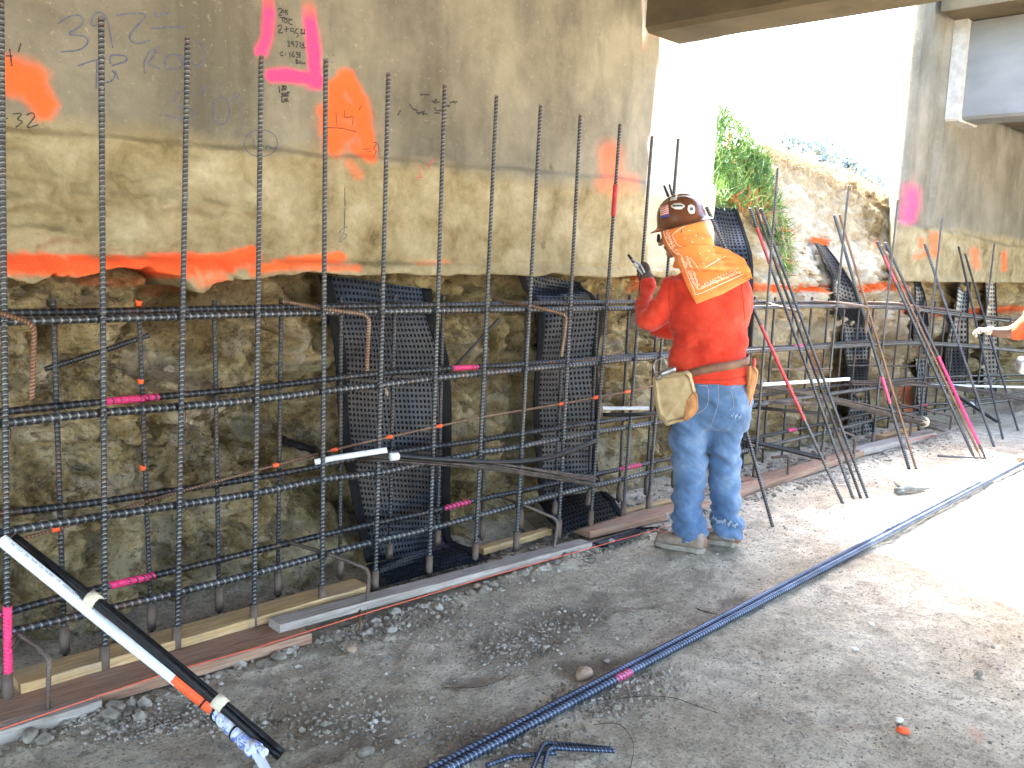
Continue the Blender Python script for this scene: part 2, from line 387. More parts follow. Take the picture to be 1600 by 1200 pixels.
sub = spray(gp[msk], [([(1520, 1142), (1530, 1150)], 7, (.6, .2, .1), .35, .8), ([(1570, 945), (1540, 930)], 10, (.6, .3, .2), .2, .8)] + [([(x_, y_), (x2_, y2_)], r_, (.13, .095, .07), a_, .9) for x_, y_, x2_, y2_, r_, a_ in ((840, 985, 930, 960, 26, .75), (760, 1015, 850, 1000, 26, .6), (880, 1045, 990, 1035, 14, .6), (700, 1070, 760, 1062, 12, .4), (490, 1150, 600, 1140, 30, .45), (560, 985, 700, 960, 14, .5), (420, 1020, 520, 1000, 16, .5), (120, 1140, 300, 1110, 16, .45), (700, 1155, 800, 1150, 26, .45), (1130, 945, 1160, 935, 8, .6), (1330, 880, 1450, 850, 8, .2), (960, 1090, 1010, 1070, 12, .4))]); gcol[msk] = sub
paint_attr(me, gcol)
tag(link('ground', me, M['ground']), kind='structure')

# ------------------------------------------------------------------ excavated soil face and embankment
crest_px = [(1110, 225), (1170, 222), (1240, 246), (1290, 268), (1340, 286), (1400, 312), (1425, 330)]
cX = []; cZ = []
for p in crest_px:
    q = OY(p[0], p[1], 4.05); cX.append(q.x); cZ.append(q.z)
def crest(x): return np.interp(x, cX, cZ)
sxs = axis([(-1.5, .5, .1), (.5, 5.4, .0125), (5.4, 9.6, .02), (9.6, 18, .08)])
ns = 118; nb = 44
sv = np.linspace(0, 1, ns)
SX = np.repeat(sxs[:, None], ns, 1); SVv = np.repeat(sv[None, :], len(sxs), 0)
gapm = sstep(5.2, 5.5, SX) * (1 - sstep(10.2, 10.7, SX))
ztop = 1.56 * (1 - gapm) + crest(SX) * gapm
SZ = -.06 + SVv * (ztop + .06)
def face_y(x, z, g):
    q_ = 1 - .65 * g * sstep(1.3, 1.5, z)
    y = 3.50 + .10 * fbm(x * 1.1, z * 1.3, 2.0, 3, 21)
    y = y + .05 + .11 * fbm(x * 2.8, z * 2.8, 0, 4, 31) - .05 * ridge(x * 2.2 + z * .8, z * 3.0, 1.0, 5, 41) + .05 * fbm(x * 20, z * 22, 0, 3, 51) + q_ * (.20 * fbm(x * 5, z * 6, 3.0, 4, 55) - .09 * np.maximum(0, ridge(x * 4 + 5, z * 4.5, 2.0, 4, 57)) + .11 * sstep(.10, .30, fbm(x * 6, z * 9, 6.0, 4, 58)) + .05 * sstep(.12, .3, fbm(x * 15, z * 19, 7.0, 3, 59)))
    cav = np.exp(-(((x - 1.78) / .20) ** 2 + ((z - 1.24) / .24) ** 2)); y = y + .50 * cav
    cav = np.exp(-(((x - 1.55) / .1) ** 2 + ((z - 1.1) / .30) ** 2)); y = y + .12 * cav
    cav = np.exp(-(((x - .95) / .14) ** 2 + ((z - .66) / .13) ** 2)); y = y + .26 * cav
    cav = np.exp(-(((x - 2.15) / .22) ** 2 + ((z - .76) / .12) ** 2)); y = y + .20 * cav
    bul = np.exp(-(((x - 1.45) / .17) ** 2 + ((z - .75) / .35) ** 2)); y = y - .12 * bul
    bul = np.exp(-(((x - 2.10) / .11) ** 2 + ((z - 1.27) / .13) ** 2)); y = y - .20 * bul
    und = sstep(1.33, 1.46, z) * (1 - g); y = y + (.10 + .20 * np.exp(-((x - 1.85) / .45) ** 2)) * und
    y = y - .16 * (1 - sstep(0, .22, z)) + .06
    nearlip = (1 - sstep(1.1, 1.6, x)) * sstep(1.1, 1.35, z); y = y - .06 * nearlip
    up = np.maximum(0, z - 1.38) * g; y = y * (1 - .0 * g) + up * .62 - .06 * g * (z > 0)
    # diagonal cut bank in the gap: smoother lower-left shelf, rough upper right
    return y
SY = face_y(SX, SZ, gapm)
SY = np.maximum(SY + .03, 3.33 + .02 * fbm(SX * 6, SZ * 6, 0, 3, 61))
SZ2 = SZ + .03 * fbm(SX * 5, SZ * 5, 4.0, 3, 71) * sstep(.02, .2, SVv)
P1 = np.stack([SX, SY, SZ2], -1); SOILP = P1
bt = np.geomspace(.05, 60, nb)
top = P1[:, -1:, :]; BX = np.repeat(sxs[:, None], nb, 1); BY = top[:, :, 1] + bt[None, :]
g1 = gapm[:, -1:]
rise = g1 * (.10 * (1 - np.exp(-bt / .5)) - .02 * bt)[None, :] + (1 - g1) * 0
rise = rise + .05 * g1 * fbm(BX * 3, BY * 3, 0, 4, 81) * sstep(0, .2, bt)[None, :]
BZ = top[:, :, 2] + np.maximum(rise, -1.0)
P = np.concatenate([P1, np.stack([BX, BY, BZ], -1)], 1)
me = grid_mesh('excavated_soil_bank', P, True)
Pf = P.reshape(-1, 3)
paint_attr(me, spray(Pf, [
    ([(1160, 447), (1230, 450), (1296, 452)], 7, ORG, 1, .5), ([(1220, 400), (1250, 410), (1290, 440), (1220, 440)], 34, (.68, .62, .50), .8, .6), ([(1220, 290), (1300, 390), (1400, 430)], 34, (.66, .61, .50), .6, .8), ([(1260, 290), (1390, 380)], 40, (.60, .53, .40), .5, .8), ([(1200, 500), (1290, 500)], 40, (.60, .54, .42), .55, .8), ([(1380, 420), (1400, 520)], 30, (.60, .54, .42), .5, .8), ([(1345, 452), (1380, 446), (1416, 452)], 7, ORG, .9, .5),  # pale strokes: dusty soil, with the open gap's brightness put into its colour
    ([(1412, 485), (1470, 489), (1600, 482)], 5, ORG, .9, .5), ([(1272, 376), (1290, 380)], 7, ORG, .95, .5), ([(1415, 600), (1420, 640)], 9, ORG, .7, .5),
    ([(998, 430), (990, 440), (1003, 446)], 8, ORG, .8, .6), ([(985, 452), (1000, 432)], 4, ORG, .6, .6),
    ([(1225, 345), (1220, 352)], 8, ORG, .4, .7), ([(1270, 545), (1275, 580)], 6, ORG, .4, .7), ([(1370, 378), (1372, 384)], 5, ORG, .8, .6),
    ([(130, 440), (240, 442), (280, 452)], 6, ORG, .35, .7), ([(225, 455), (245, 458)], 7, ORG, .35, .7)]))
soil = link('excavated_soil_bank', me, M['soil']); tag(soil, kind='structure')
soil_bvh = BVHTree.FromPolygons([tuple(v) for v in Pf.tolist()], [tuple(p.vertices) for p in me.polygons])

# ------------------------------------------------------------------ near abutment wall
WY = 3.42
wx = axis([(-6, .5, .2), (.5, 5.38, .0105)])
prof = []                                # (kind, z)
wz = list(np.linspace(3.6, 2.35, 14)) + list(np.linspace(2.33, 1.405, 92))
NW = len(wz); und = np.linspace(0, 1, 12)[1:]
WX = np.repeat(wx[:, None], NW, 1); WZ = np.repeat(np.array(wz)[None, :], len(wx), 0)
ledge = 1.855 + .035 * (WX - 1) + .012 * fbm(WX * 4, 0 * WX, 0, 3, 91)
below = 1 - sstep(-.012, .02, WZ - ledge)
wob = .02 * below * (1.1 + fbm(WX * 2.5, WZ * 4, 0, 4, 93))
wob = wob + below * (1 - sstep(1.60, 1.85, WZ) * .6) * (.05 * np.maximum(0, ridge(WX * 3.2, WZ * 6 + WX, 0, 5, 95) + .15) + .03 * sstep(0, .25, fbm(WX * 5, WZ * 9, 0, 3, 94))) * (1 - sstep(1.4, 2.6, WX) * .85) + below * .007 * fbm(WX * 26, WZ * 26, 0, 3, 96) * (1 - sstep(1.6, 3.6, WX) * .75)
wob = wob + .003 * fbm(WX * 8, WZ * 8, 0, 3, 97)
crease = np.exp(-((WZ - 1.455 - .004 * fbm(WX * 5, 0 * WX, 0, 2, 96)) / .006) ** 2) * .012
lip = (1 - sstep(1.425, 1.46, WZ)) * (.035 * (1 - sstep(2.4, 3.4, WX)) + .006) * (1 + .8 * fbm(WX * 7, WZ * 7, 0, 4, 98))
seam = np.exp(-((WX - 3.02) / .004) ** 2) * (WZ > 1.95) * .005
pock = np.zeros_like(WX)
for (pxx, pyy, r) in ((583, 370, .016), (795, 383, .012), (847, 382, .010), (940, 62, .012), (865, 260, .008)):
    q = OY(pxx, pyy, WY - .02); pock += .03 * np.exp(-(((WX - q.x) / r) ** 2 + ((WZ - q.z) / (r * 1.5)) ** 2))
WYY = WY - wob + crease - lip + seam + pock - .012 * sstep(3.0, 4.5, WX) * below * .3
lz = -(.040 * (1 - sstep(1.5, 2.2, WX)) + .012) * (1 - sstep(1.405, 1.46, WZ)) * (1 + 2.2 * fbm(WX * 5, 0 * WX, 0, 5, 99)) - (1 - sstep(1.405, 1.44, WZ)) * .045 * np.exp(-((WX - 1.64) / .05) ** 2)
P1 = np.stack([WX, WYY, WZ + lz], -1)
last = P1[:, -1:, :]
U = und[None, :]; UX = np.repeat(wx[:, None], len(und), 1)
UYY = last[:, :, 1] + U * .8; UZ = last[:, :, 2] + .02 * np.sin(U * 3) + .02 * fbm(UX * 5, UYY * 5, 0, 3, 101) * U ** .5 - .006
P = np.concatenate([P1, np.stack([UX, UYY, UZ], -1)], 1)
me = grid_mesh('abutment_wall', P, False)
Pf = P.reshape(-1, 3)
paint_attr(me, spray(Pf, [
    ([(-10, 92), (10, 100), (40, 118)], 16, ORG, .95, .75), ([(-10, 130), (40, 128), (62, 150), (72, 165)], 20, ORG, 1, .6), ([(20, 110), (50, 120)], 22, ORG, 1, .6),
    ([(419, 22), (418, 55), (409, 80)], 9.5, PNK, .95, .6), ([(485, 32), (491, 90), (494, 130)], 10, PNK, 1, .5), ([(424, 117), (492, 122)], 10, PNK, 1, .5), ([(492, 125)], 15, PNK, .9, .6),
    ([(541, 122), (524, 140), (516, 180), (522, 228)], 13, ORG, 1, .5), ([(543, 122), (557, 150), (566, 195), (576, 235)], 13, ORG, 1, .5), ([(520, 172), (560, 176)], 20, ORG, 1, .5),
    ([(520, 200), (545, 205)], 20, ORG, .95, .6), ([(555, 230), (580, 245)], 10, ORG, .9, .6), ([(525, 225)], 16, ORG, .9, .6), ([(545, 255), (560, 272)], 8, ORG, .4, .8), ([(540, 200)], 40, ORG, .14, .9),
    ([(955, 240), (960, 290)], 16, ORG, .5, .9), ([(945, 288), (985, 285)], 12, ORG, .45, .9),
    ([(-10, 410), (60, 412), (150, 414), (270, 412), (330, 412), (392, 403)], 15, (.88, .10, .025), 1, .25), ([(-10, 420), (120, 424), (300, 426)], 8, ORG, .9, .4), ([(150, 424), (260, 424)], 6, ORG, .6, .6),
    ([(330, 418), (350, 440), (315, 440)], 8, ORG, .7, .6), ([(395, 425), (450, 410), (532, 402)], 8, ORG, .95, .4), ([(420, 418), (560, 419)], 5, ORG, .7, .6), ([(650, 412), (700, 408)], 3, ORG, .3, .8)]))
# whitened end of the wall beyond a rough joint, fading downwards
_px, _py = project(Pf); _ex = np.interp(_py, [55, 62, 95, 130, 180, 230, 300, 420], [1003, 1030, 1029, 1022, 1018, 1013, 1010, 1012]) + 5 * fbm(Pf[:, 2] * 9, Pf[:, 0] * 2, 0, 4, 110)
_mk = sstep(-1.2, 1.2, _px - _ex) * (1 - .75 * sstep(255, 330, _py + 25 * fbm(Pf[:, 0] * 8, Pf[:, 2] * 8, 0, 3, 112))) * (Pf[:, 0] > 4) * (Pf[:, 2] > 1.43)
_c = np.zeros(len(Pf) * 4, np.float32); me.color_attributes['paint'].data.foreach_get('color', _c); _c = _c.reshape(-1, 4); _k = _mk > _c[:, 3]
_c[_k, :3] = (.74, .72, .66); _c[:, 3] = np.maximum(_c[:, 3], _mk); me.color_attributes['paint'].data.foreach_set('color', _c.ravel())
wall = link('abutment_wall', me, M['concrete'])
tag(wall, 'stained concrete bridge wall with spray paint and handwriting behind the rebar cage', 'wall')
wall_bvh = BVHTree.FromPolygons([tuple(v) for v in Pf.tolist()], [tuple(p.vertices) for p in me.polygons])
# back and end of the wall
mb = MB(); box(mb, (-6, 3.47, 1.6), (5.375, 4.4, 3.6)); mb.build('wall_core', M['concrete_far'], wall, False)
# white patch strip beyond the rough joint
q = [OY(*p, WY) for p in ((1003, 55), (1030, 62), (1029, 95), (1022, 130), (1018, 180), (1013, 230), (1008, 300))]
# fading lower part of the strip is the wall itself
# ---- handwriting
def ribbon(mb, pts, w, bvh=wall_bvh, lift=.0025, Yref=WY, smooth=True):
    P3 = []
    pp = [Vector((p[0], p[1], 0)) for p in pts]
    if smooth and len(pp) > 2: pp = smooth_path(pp, 4)
    pp = resample(pp, 2.0)
    for p in pp:
        d = Vector(ray(p.x, p.y)); h = bvh.ray_cast(Vector(CAM), d)
        P3.append((h[0] if h[0] else OY(p.x, p.y, Yref)) - d * lift)
    if len(P3) < 2: return
    V = []; Fc = []
    for i, p in enumerate(P3):
        t = (P3[min(i + 1, len(P3) - 1)] - P3[max(i - 1, 0)]).normalized(); n = Vector((0, -1, 0)); s = t.cross(n).normalized() * (w / 2) * (.8 + .4 * random.random())
        V += [p - s, p + s]
        if i: Fc.append((2 * i - 2, 2 * i - 1, 2 * i + 1, 2 * i))
    mb.add(V, Fc)
def ell(cx, cy, rx, ry, n=12): return [(cx + rx * math.cos(2 * math.pi * k / n), cy + ry * math.sin(2 * math.pi * k / n)) for k in range(n + 1)]
def sc(pts, ox=0, oy=0): return [(ox + x / 4, oy + y / 4) for x, y in pts]
def writing(label, strokes, w, mat, ox=0):
    mb = MB()
    for s_ in strokes: ribbon(mb, sc(s_, ox), w)
    o = mb.build('handwriting', mat, wall, False); o['label'] = label
writing('blue crayon number 3972 with raised underlined figure', [
    [(360, 150), (430, 105), (490, 95), (520, 120), (500, 165), (430, 212), (520, 225), (550, 255), (530, 290), (480, 315), (380, 325)],
    [(665, 100), (620, 75), (585, 100), (570, 155), (610, 155), (660, 110), (680, 170), (705, 300)],
    [(730, 98), (800, 85), (890, 85), (905, 105), (840, 180), (810, 230), (830, 265), (880, 270), (940, 250)],
    [(970, 60), (975, 105), (1020, 85), (1060, 85)], [(945, 178), (1150, 165)]], .005, M['marker_blue'])
writing('blue crayon letters TP ROW', [
    [(485, 412), (600, 375), (660, 365)], [(690, 400), (690, 350), (740, 345), (790, 355), (780, 385), (700, 410)], [(605, 375), (605, 480), (600, 560)], [(650, 515), (690, 510), (720, 470), (700, 440)], [(720, 440), (740, 500)],
    [(905, 460), (905, 380), (940, 320), (975, 310), (960, 350), (930, 400), (1000, 430)], [(1090, 340), (1050, 350), (1030, 390), (1050, 425), (1110, 430), (1140, 400), (1120, 355), (1090, 340)],
    [(1120, 340), (1160, 410), (1190, 380), (1220, 415), (1260, 400), (1280, 330), (1250, 270), (1210, 260)]], .005, M['marker_blue'])
writing('blue crayon measurement five feet zero inches', [
    [(1220, 582), (1110, 582), (1102, 660), (1170, 670), (1210, 700), (1190, 735), (1130, 742), (1030, 718)], [(1290, 530), (1260, 598)], ell(1383, 693, 52, 85), [(1480, 575), (1450, 620)], [(1497, 590), (1462, 625)]], .0045, M['marker_blue'])
writing('black crayon number 32', [[(0, 745), (50, 740)], [(2, 765), (40, 762)], [(20, 715), (10, 800)], [(80, 712), (135, 710), (110, 745), (140, 760), (100, 795)], [(165, 720), (200, 705), (215, 730), (170, 795), (240, 780)],
    [(60, 305), (75, 415)], [(35, 350), (80, 350)], [(130, 270), (115, 325)]], .0045, M['marker_black'])
writing('circled blue mark', [ell(1630, 895, 105, 84, 18), [(1585, 870), (1590, 930)], [(1630, 860), (1635, 885)], [(1660, 930), (1680, 905), (1700, 935), (1740, 905)]], .0035, M['marker_blue'])
writing('black marker survey notes in a column between the pink strokes', [
    [(135, 62), (150, 52), (165, 66), (140, 98), (165, 95)], [(172, 60), (170, 76), (186, 76)], [(185, 60), (184, 90)], [(202, 66), (190, 66), (190, 76), (200, 84), (190, 95)],
    [(148, 110), (182, 108)], [(165, 110), (165, 140)], ell(186, 132, 10, 12), [(228, 125), (208, 125), (206, 146), (228, 155)], [(150, 108), (230, 124)],
    [(135, 165), (155, 155), (160, 175), (138, 205), (168, 203)], [(175, 185), (205, 180)], [(190, 165), (190, 200)], [(238, 180), (218, 178), (218, 198), (238, 192), (238, 215)], [(264, 180), (250, 185), (248, 205), (268, 215), (252, 235)],
    [(278, 187), (290, 182), (280, 205), (295, 205)], [(302, 180), (302, 210)], [(278, 212), (308, 210)],
    [(195, 260), (210, 258), (203, 272), (212, 285), (197, 292)], [(236, 262), (222, 262), (222, 276), (236, 272), (236, 292)], [(245, 262), (262, 262), (250, 298)], [(272, 268), (282, 266), (276, 278), (284, 286), (272, 290)], [(300, 266), (290, 280), (300, 290), (302, 280), (290, 282)], [(280, 299), (310, 298)],
    [(168, 322), (150, 335), (158, 348), (172, 345)], [(180, 337), (188, 337)], [(212, 325), (212, 360)], [(236, 320), (224, 350), (240, 356), (240, 342), (226, 345)], [(262, 326), (250, 328), (254, 340), (262, 334), (260, 348)], ell(272, 332, 6, 6), ell(272, 344, 6, 6), [(250, 358), (278, 356)],
    [(250, 370), (250, 400)], [(250, 370), (262, 376), (252, 385), (266, 392), (250, 400)], ell(275, 390, 7, 9), [(285, 386), (290, 402), (295, 390), (300, 402), (307, 388)]], .0045, M['marker_black'], 400)
writing('black marker note below the pink corner', [[(142, 537), (148, 580)], [(160, 540), (174, 537), (163, 558)], ell(181, 546, 7, 10), [(158, 563), (188, 559)],
    [(172, 583), (158, 588), (172, 598), (155, 608)], [(178, 580), (178, 605)], [(188, 578), (188, 605)], [(178, 592), (188, 592)], [(192, 578), (210, 576)], [(200, 578), (198, 605)],
    [(162, 615), (163, 638), (175, 636)], ell(183, 627, 6, 9), [(195, 612), (195, 634), (205, 630)]], .006, M['marker_black'], 400)
writing('thick black crossed-out scribble right of the orange figure', [[(1025, 592), (1085, 592)], [(1095, 632), (1150, 640)], [(1110, 645), (1132, 620)], [(1120, 615), (1128, 650)], [(1160, 655), (1215, 662)], [(1170, 648), (1210, 668)], [(1210, 640), (1260, 636)], [(1235, 630), (1248, 650)],
    [(960, 650), (985, 688)], [(985, 682), (1010, 690)], [(1000, 700), (1072, 714)], [(1010, 714), (1055, 695)], [(1030, 690), (1048, 720)], [(885, 722), (903, 690)], [(1115, 670), (1125, 690), (1160, 690)], [(1115, 705), (1150, 708)]], .007, M['marker_black'], 400)
writing('black strokes over the orange figure', [[(500, 705), (508, 790)], [(555, 690), (555, 735), (605, 730), (603, 780)], [(440, 797), (540, 803), (630, 825)], [(660, 655), (645, 690)],
    [(670, 935), (710, 930)], [(690, 950), (720, 945)], [(735, 890), (755, 895), (735, 930), (752, 945), (735, 978)], [(765, 895), (770, 970)], [(555, 1172), (556, 1290)], [(556, 1300), (552, 1425)]], .0035, M['marker_black'], 400)
writing('faint pencilled number 25', [[(2120, 1455), (2145, 1425), (2150, 1450), (2118, 1510), (2140, 1505)], [(2175, 1418), (2155, 1425), (2150, 1460), (2170, 1470), (2145, 1500)]], .003, M['marker_blue'])
writing('red strokes on the faint orange mark', [[(2625-0, 1022), (2625, 1110)], [(2595, 1108), (2645, 1108)], [(2670, 1040), (2715, 990)], [(2680, 1020), (2680, 1060)]], .004, M['red_paint'])

# ------------------------------------------------------------------ near bridge deck
deck = empty('bridge_deck', (0, 0, 2.85), 'brown shaded concrete bridge deck crossing overhead at the top edge', 'bridge')
def beam(mb, x0, x1, y0, y1, z0, z1, ch=.03):
    """long girder along Y with chamfered soffit edges, slightly uneven"""
    ys = np.linspace(y0, y1, 60); sec = [(x0, z1), (x0, z0 + ch), (x0 + ch, z0), (x1 - ch, z0), (x1, z0 + ch), (x1, z1)]
    A = np.zeros((len(ys), 6, 3))
    for i, y in enumerate(ys):
        for j, (x, z) in enumerate(sec): A[i, j] = (x + .004 * float(vnoise(y * 3, j, 0, 5)), y, z + .004 * float(vnoise(y * 3, j, 3, 6)))
    mb.add(A.reshape(-1, 3).tolist(), grid_faces(len(ys), 6, True)); mb.add([A[0, j] for j in range(6)], [(0, 1, 2, 3, 4, 5)]); mb.add([A[-1, j] for j in range(6)], [(5, 4, 3, 2, 1, 0)])
DS = Vector((0, 0, -2.85))
def dpart(name, mbx, mat, root, smooth=False):
    o = mbx.build(name, mat, None, smooth); return attach(o, root)
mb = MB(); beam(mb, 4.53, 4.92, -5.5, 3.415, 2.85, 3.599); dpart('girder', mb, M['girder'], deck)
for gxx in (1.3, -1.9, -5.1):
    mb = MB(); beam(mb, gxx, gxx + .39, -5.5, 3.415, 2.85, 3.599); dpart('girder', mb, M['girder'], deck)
mb = MB(); box(mb, (-5.6, -5.7, 3.602), (4.95, 5.0, 3.9)); dpart('deck_slab', mb, M['girder'], deck)
# ------------------------------------------------------------------ far bridge: abutment, deck
fx = axis([(8.72, 14, .03), (14, 26, .3)]); fz = np.concatenate([np.linspace(4.3, 2.1, 20), np.linspace(2.08, 1.38, 40)])
FX = np.repeat(fx[:, None], len(fz), 1); FZ = np.repeat(fz[None, :], len(fx), 0)
led = 1.93 - .035 * (FX - 8.5) + .02 * fbm(FX * 3, 0 * FX, 0, 3, 120); led = np.maximum(led, 1.7)
bel = 1 - sstep(-.02, .03, FZ - led)
FY = 3.42 - bel * (.03 + .04 * ridge(FX * 3, FZ * 4, 0, 4, 121)) - .05 * (FX > 9.3)
P1 = np.stack([FX, FY, FZ], -1); last = P1[:, -1:, :]
FU = np.stack([FX[:, :6], last[:, :, 1] + np.linspace(.1, .8, 6)[None, :], np.repeat(last[:, :, 2], 6, 1)], -1)
col0 = np.concatenate([P1, FU], 1)[:1, :, :]; l1 = col0.copy(); l1[:, :, 1] = 3.50; l1[:, :, 0] = 8.72; l2 = l1.copy(); l2[:, :, 0] = 10.6; l2[:, :, 1] = 4.4; lft = np.concatenate([l2, l1], 0)
P = np.concatenate([lft, np.concatenate([P1, FU], 1)], 0)
me = grid_mesh('far_abutment_wall', P, False); Pf = P.reshape(-1, 3)
paint_attr(me, spray(Pf, [([(1424, 298), (1426, 318), (1422, 338)], 11, PNK, .75, .7), ([(1440, 375), (1440, 385)], 4, ORG, .7, .6), ([(1459, 368), (1461, 395)], 6, ORG, .8, .6), ([(1522, 392), (1526, 415)], 6, ORG, .55, .7), ([(1569, 396), (1569, 420)], 4, ORG, .9, .5), ([(1430, 402), (1445, 397)], 4, ORG, .6, .6)]))
fw = link('far_abutment_wall', me, M['concrete_far']); tag(fw, 'concrete wall of the second bridge beyond the open gap with pink spray mark', 'wall')
d2 = empty('far_bridge_deck', (9.4, 0, 2.95), 'grey concrete deck and girder of the second bridge at upper right', 'bridge')
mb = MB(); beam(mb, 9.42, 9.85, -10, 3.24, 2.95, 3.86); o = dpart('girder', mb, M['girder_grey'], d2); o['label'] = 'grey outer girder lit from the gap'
mb = MB(); beam(mb, 9.33, 9.88, 3.24, 3.365, 2.93, 3.87, .02)
me = mb.mesh('end_block', False); M['pale'] = simple('pale_patch_concrete', (.30, .29, .255), (.46, .45, .41), 12, .9)
o = attach(link('end_block', me, M['pale']), d2); o['label'] = 'whitened rough edged end block where the girder meets the wall'
for gxx in (12.4, 15.4, 18.4): mb = MB(); beam(mb, gxx, gxx + .4, -10, 3.36, 2.95, 3.86); dpart('girder', mb, M['girder'], d2)
mb = MB(); box(mb, (8.95, -10, 3.872), (24, 3.36, 4.15)); box(mb, (9.85, 3.0, 3.1), (24, 3.3, 3.868)); dpart('deck_slab', mb, M['girder'], d2)

# ------------------------------------------------------------------ rebar cage
cage = empty('rebar_cage', (0.86, 3.02, 0), 'tied rebar cage of upright and long horizontal bars standing before the wall', 'rebar cage')
def cagepart(o): return attach(o, cage)
YF, YR = 3.02, 3.25
mb = MB(); rebar(mb, [(0, 0, 0), (0, 0, 1)], .0112, .0125); # proto checks
def straight_mesh(name, L, r, pitch=.0165):
    b = MB(); rebar(b, [(0, 0, 0), (0, 0, L)], r, pitch); return b.mesh(name)
front_me = straight_mesh('upright_bar', 2.2, .0086); front_me.materials.append(M['steel']); front_me.materials.append(M['worn_glint'])
rear_me = straight_mesh('rear_upright_bar', 1.3, .0082); rear_me.materials.append(M['steel_dark']); rear_me.materials.append(M['worn_glint_dark'])
def place_bar(me, name, a, b, L):
    o = bpy.data.objects.new(name, me); COL.objects.link(o); a = Vector(a); b = Vector(b); o.location = a
    q = (b - a).normalized().to_track_quat('Z', 'Y'); o.rotation_mode = 'QUATERNION'; o.rotation_quaternion = q; o.scale = (1, 1, (b - a).length / L); return o
tops = [(1, -2), (158, 28), (293, 57), (408, 88), (509, 94), (607, 115), (695, 133), (776, 150), (845, 165), (907, 180), (969, 194), (1019, 213), (1060, 217), (1215, 262), (1326, 290), (1403, 312), (1472, 340), (1554, 380)]
bases = [(14, 1112), (165, 1070), (277, 1030), (397, 1005), (503, 960), (586, 925), (670, 905), (742, 884), (806, 862), (872, 842), (922, 830), (973, 812), (1012, 805), (1178, 752), (1283, 722), (1376, 700), (1444, 682), (1532, 662)]
sleeve_me = MB(); tube(sleeve_me, [(0, 0, 0), (0, 0, .03), (0, 0, .1)], .0165, 10); sleeve_me = sleeve_me.mesh('base_sleeve'); sleeve_me.materials.append(M['sleeve'])
fbX = []
for i, (t, b) in enumerate(zip(tops, bases)):
    T = OY(*t, YF); B = OY(*b, YF); B.z = .03; B.x = T.x - .045 if abs(T.x - B.x) > .09 else B.x
    fbX.append((T, B)); o = cagepart(place_bar(front_me, 'upright_bar', B, T, 2.2)); 
    s_ = bpy.data.objects.new('base_sleeve', sleeve_me); COL.objects.link(s_); s_.location = B + Vector((0, 0, -.01)); cagepart(s_)
rbX = [1.08 + .292 * k for k in range(31)]
for i, x in enumerate(rbX):
    z = 1.29 - .022 * max(0, x - 4.8) + random.uniform(-.008, .008); x2 = x + random.uniform(-.02, .02)
    cagepart(place_bar(rear_me, 'rear_upright_bar', (x2, YR + .002, .02), (x, YR, z), 1.3))
    if i < 14:
        s_ = bpy.data.objects.new('base_sleeve', sleeve_me); COL.objects.link(s_); s_.location = (x2, YR, .03); cagepart(s_)
hb = [
    ('F', .0148, [(-40, 505), (0, 503), (200, 497), (400, 491), (700, 485), (1000, 482), (1200, 480), (1300, 479), (1400, 481), (1450, 487), (1500, 493), (1600, 505), (1640, 512)]),
    ('R', .0148, [(-40, 490), (0, 489), (200, 486), (400, 481), (700, 476), (1000, 472), (1200, 473), (1300, 474), (1400, 478), (1450, 484), (1500, 490), (1600, 500)]),
    ('F', .0165, [(-40, 666), (0, 662), (150, 646), (390, 626), (500, 612), (600, 601), (690, 590), (800, 579), (900, 570), (1000, 560), (1170, 549), (1300, 542), (1425, 537), (1530, 543), (1620, 552)]),
    ('R', .0148, [(-40, 648), (0, 644), (150, 629), (390, 607), (500, 594), (600, 583), (700, 576), (800, 570), (900, 563), (1000, 555), (1170, 545), (1265, 540), (1350, 534), (1450, 535), (1525, 540), (1620, 550)]),
    ('F', .0165, [(-40, 840), (0, 832), (150, 808), (390, 772), (500, 750), (590, 739), (650, 727), (750, 707), (800, 700), (932, 675), (1022, 661), (1200, 630), (1385, 604), (1500, 597), (1620, 594)]),
    ('R', .0155, [(-40, 806), (0, 802), (150, 785), (390, 748), (500, 728), (575, 712), (650, 702), (750, 688), (800, 680), (932, 660), (1017, 648), (1200, 616), (1385, 595), (1500, 588), (1620, 585)]),
    ('F', .0165, [(-40, 1000), (25, 985), (135, 959), (272, 927), (400, 895), (500, 868), (590, 845), (675, 825), (812, 788), (875, 772), (937, 757), (1047, 731), (1200, 696), (1295, 674), (1375, 654), (1450, 642), (1500, 635), (1620, 620)]),
    ('R', .0155, [(-40, 970), (0, 960), (102, 932), (250, 897), (400, 861), (500, 837), (590, 817), (675, 799), (750, 780), (800, 770), (870, 755), (937, 740), (1047, 716), (1200, 680), (1295, 660), (1355, 646), (1450, 632), (1512, 628), (1620, 610)])]
hpaths = []
for kd, r, pts in hb:
    r = r * .78
    Yp = YF + .0115 + r if kd == 'F' else YR - .0115 - r
    P3 = smooth_path([OY(*p, Yp) for p in pts], 5); hpaths.append((P3, r, kd))
    b = MB(); rebar(b, P3, r, .027, 8, .2, .9); cagepart(b.build('horizontal_bar', M['steel'] if kd == 'F' else M['steel_dark']))
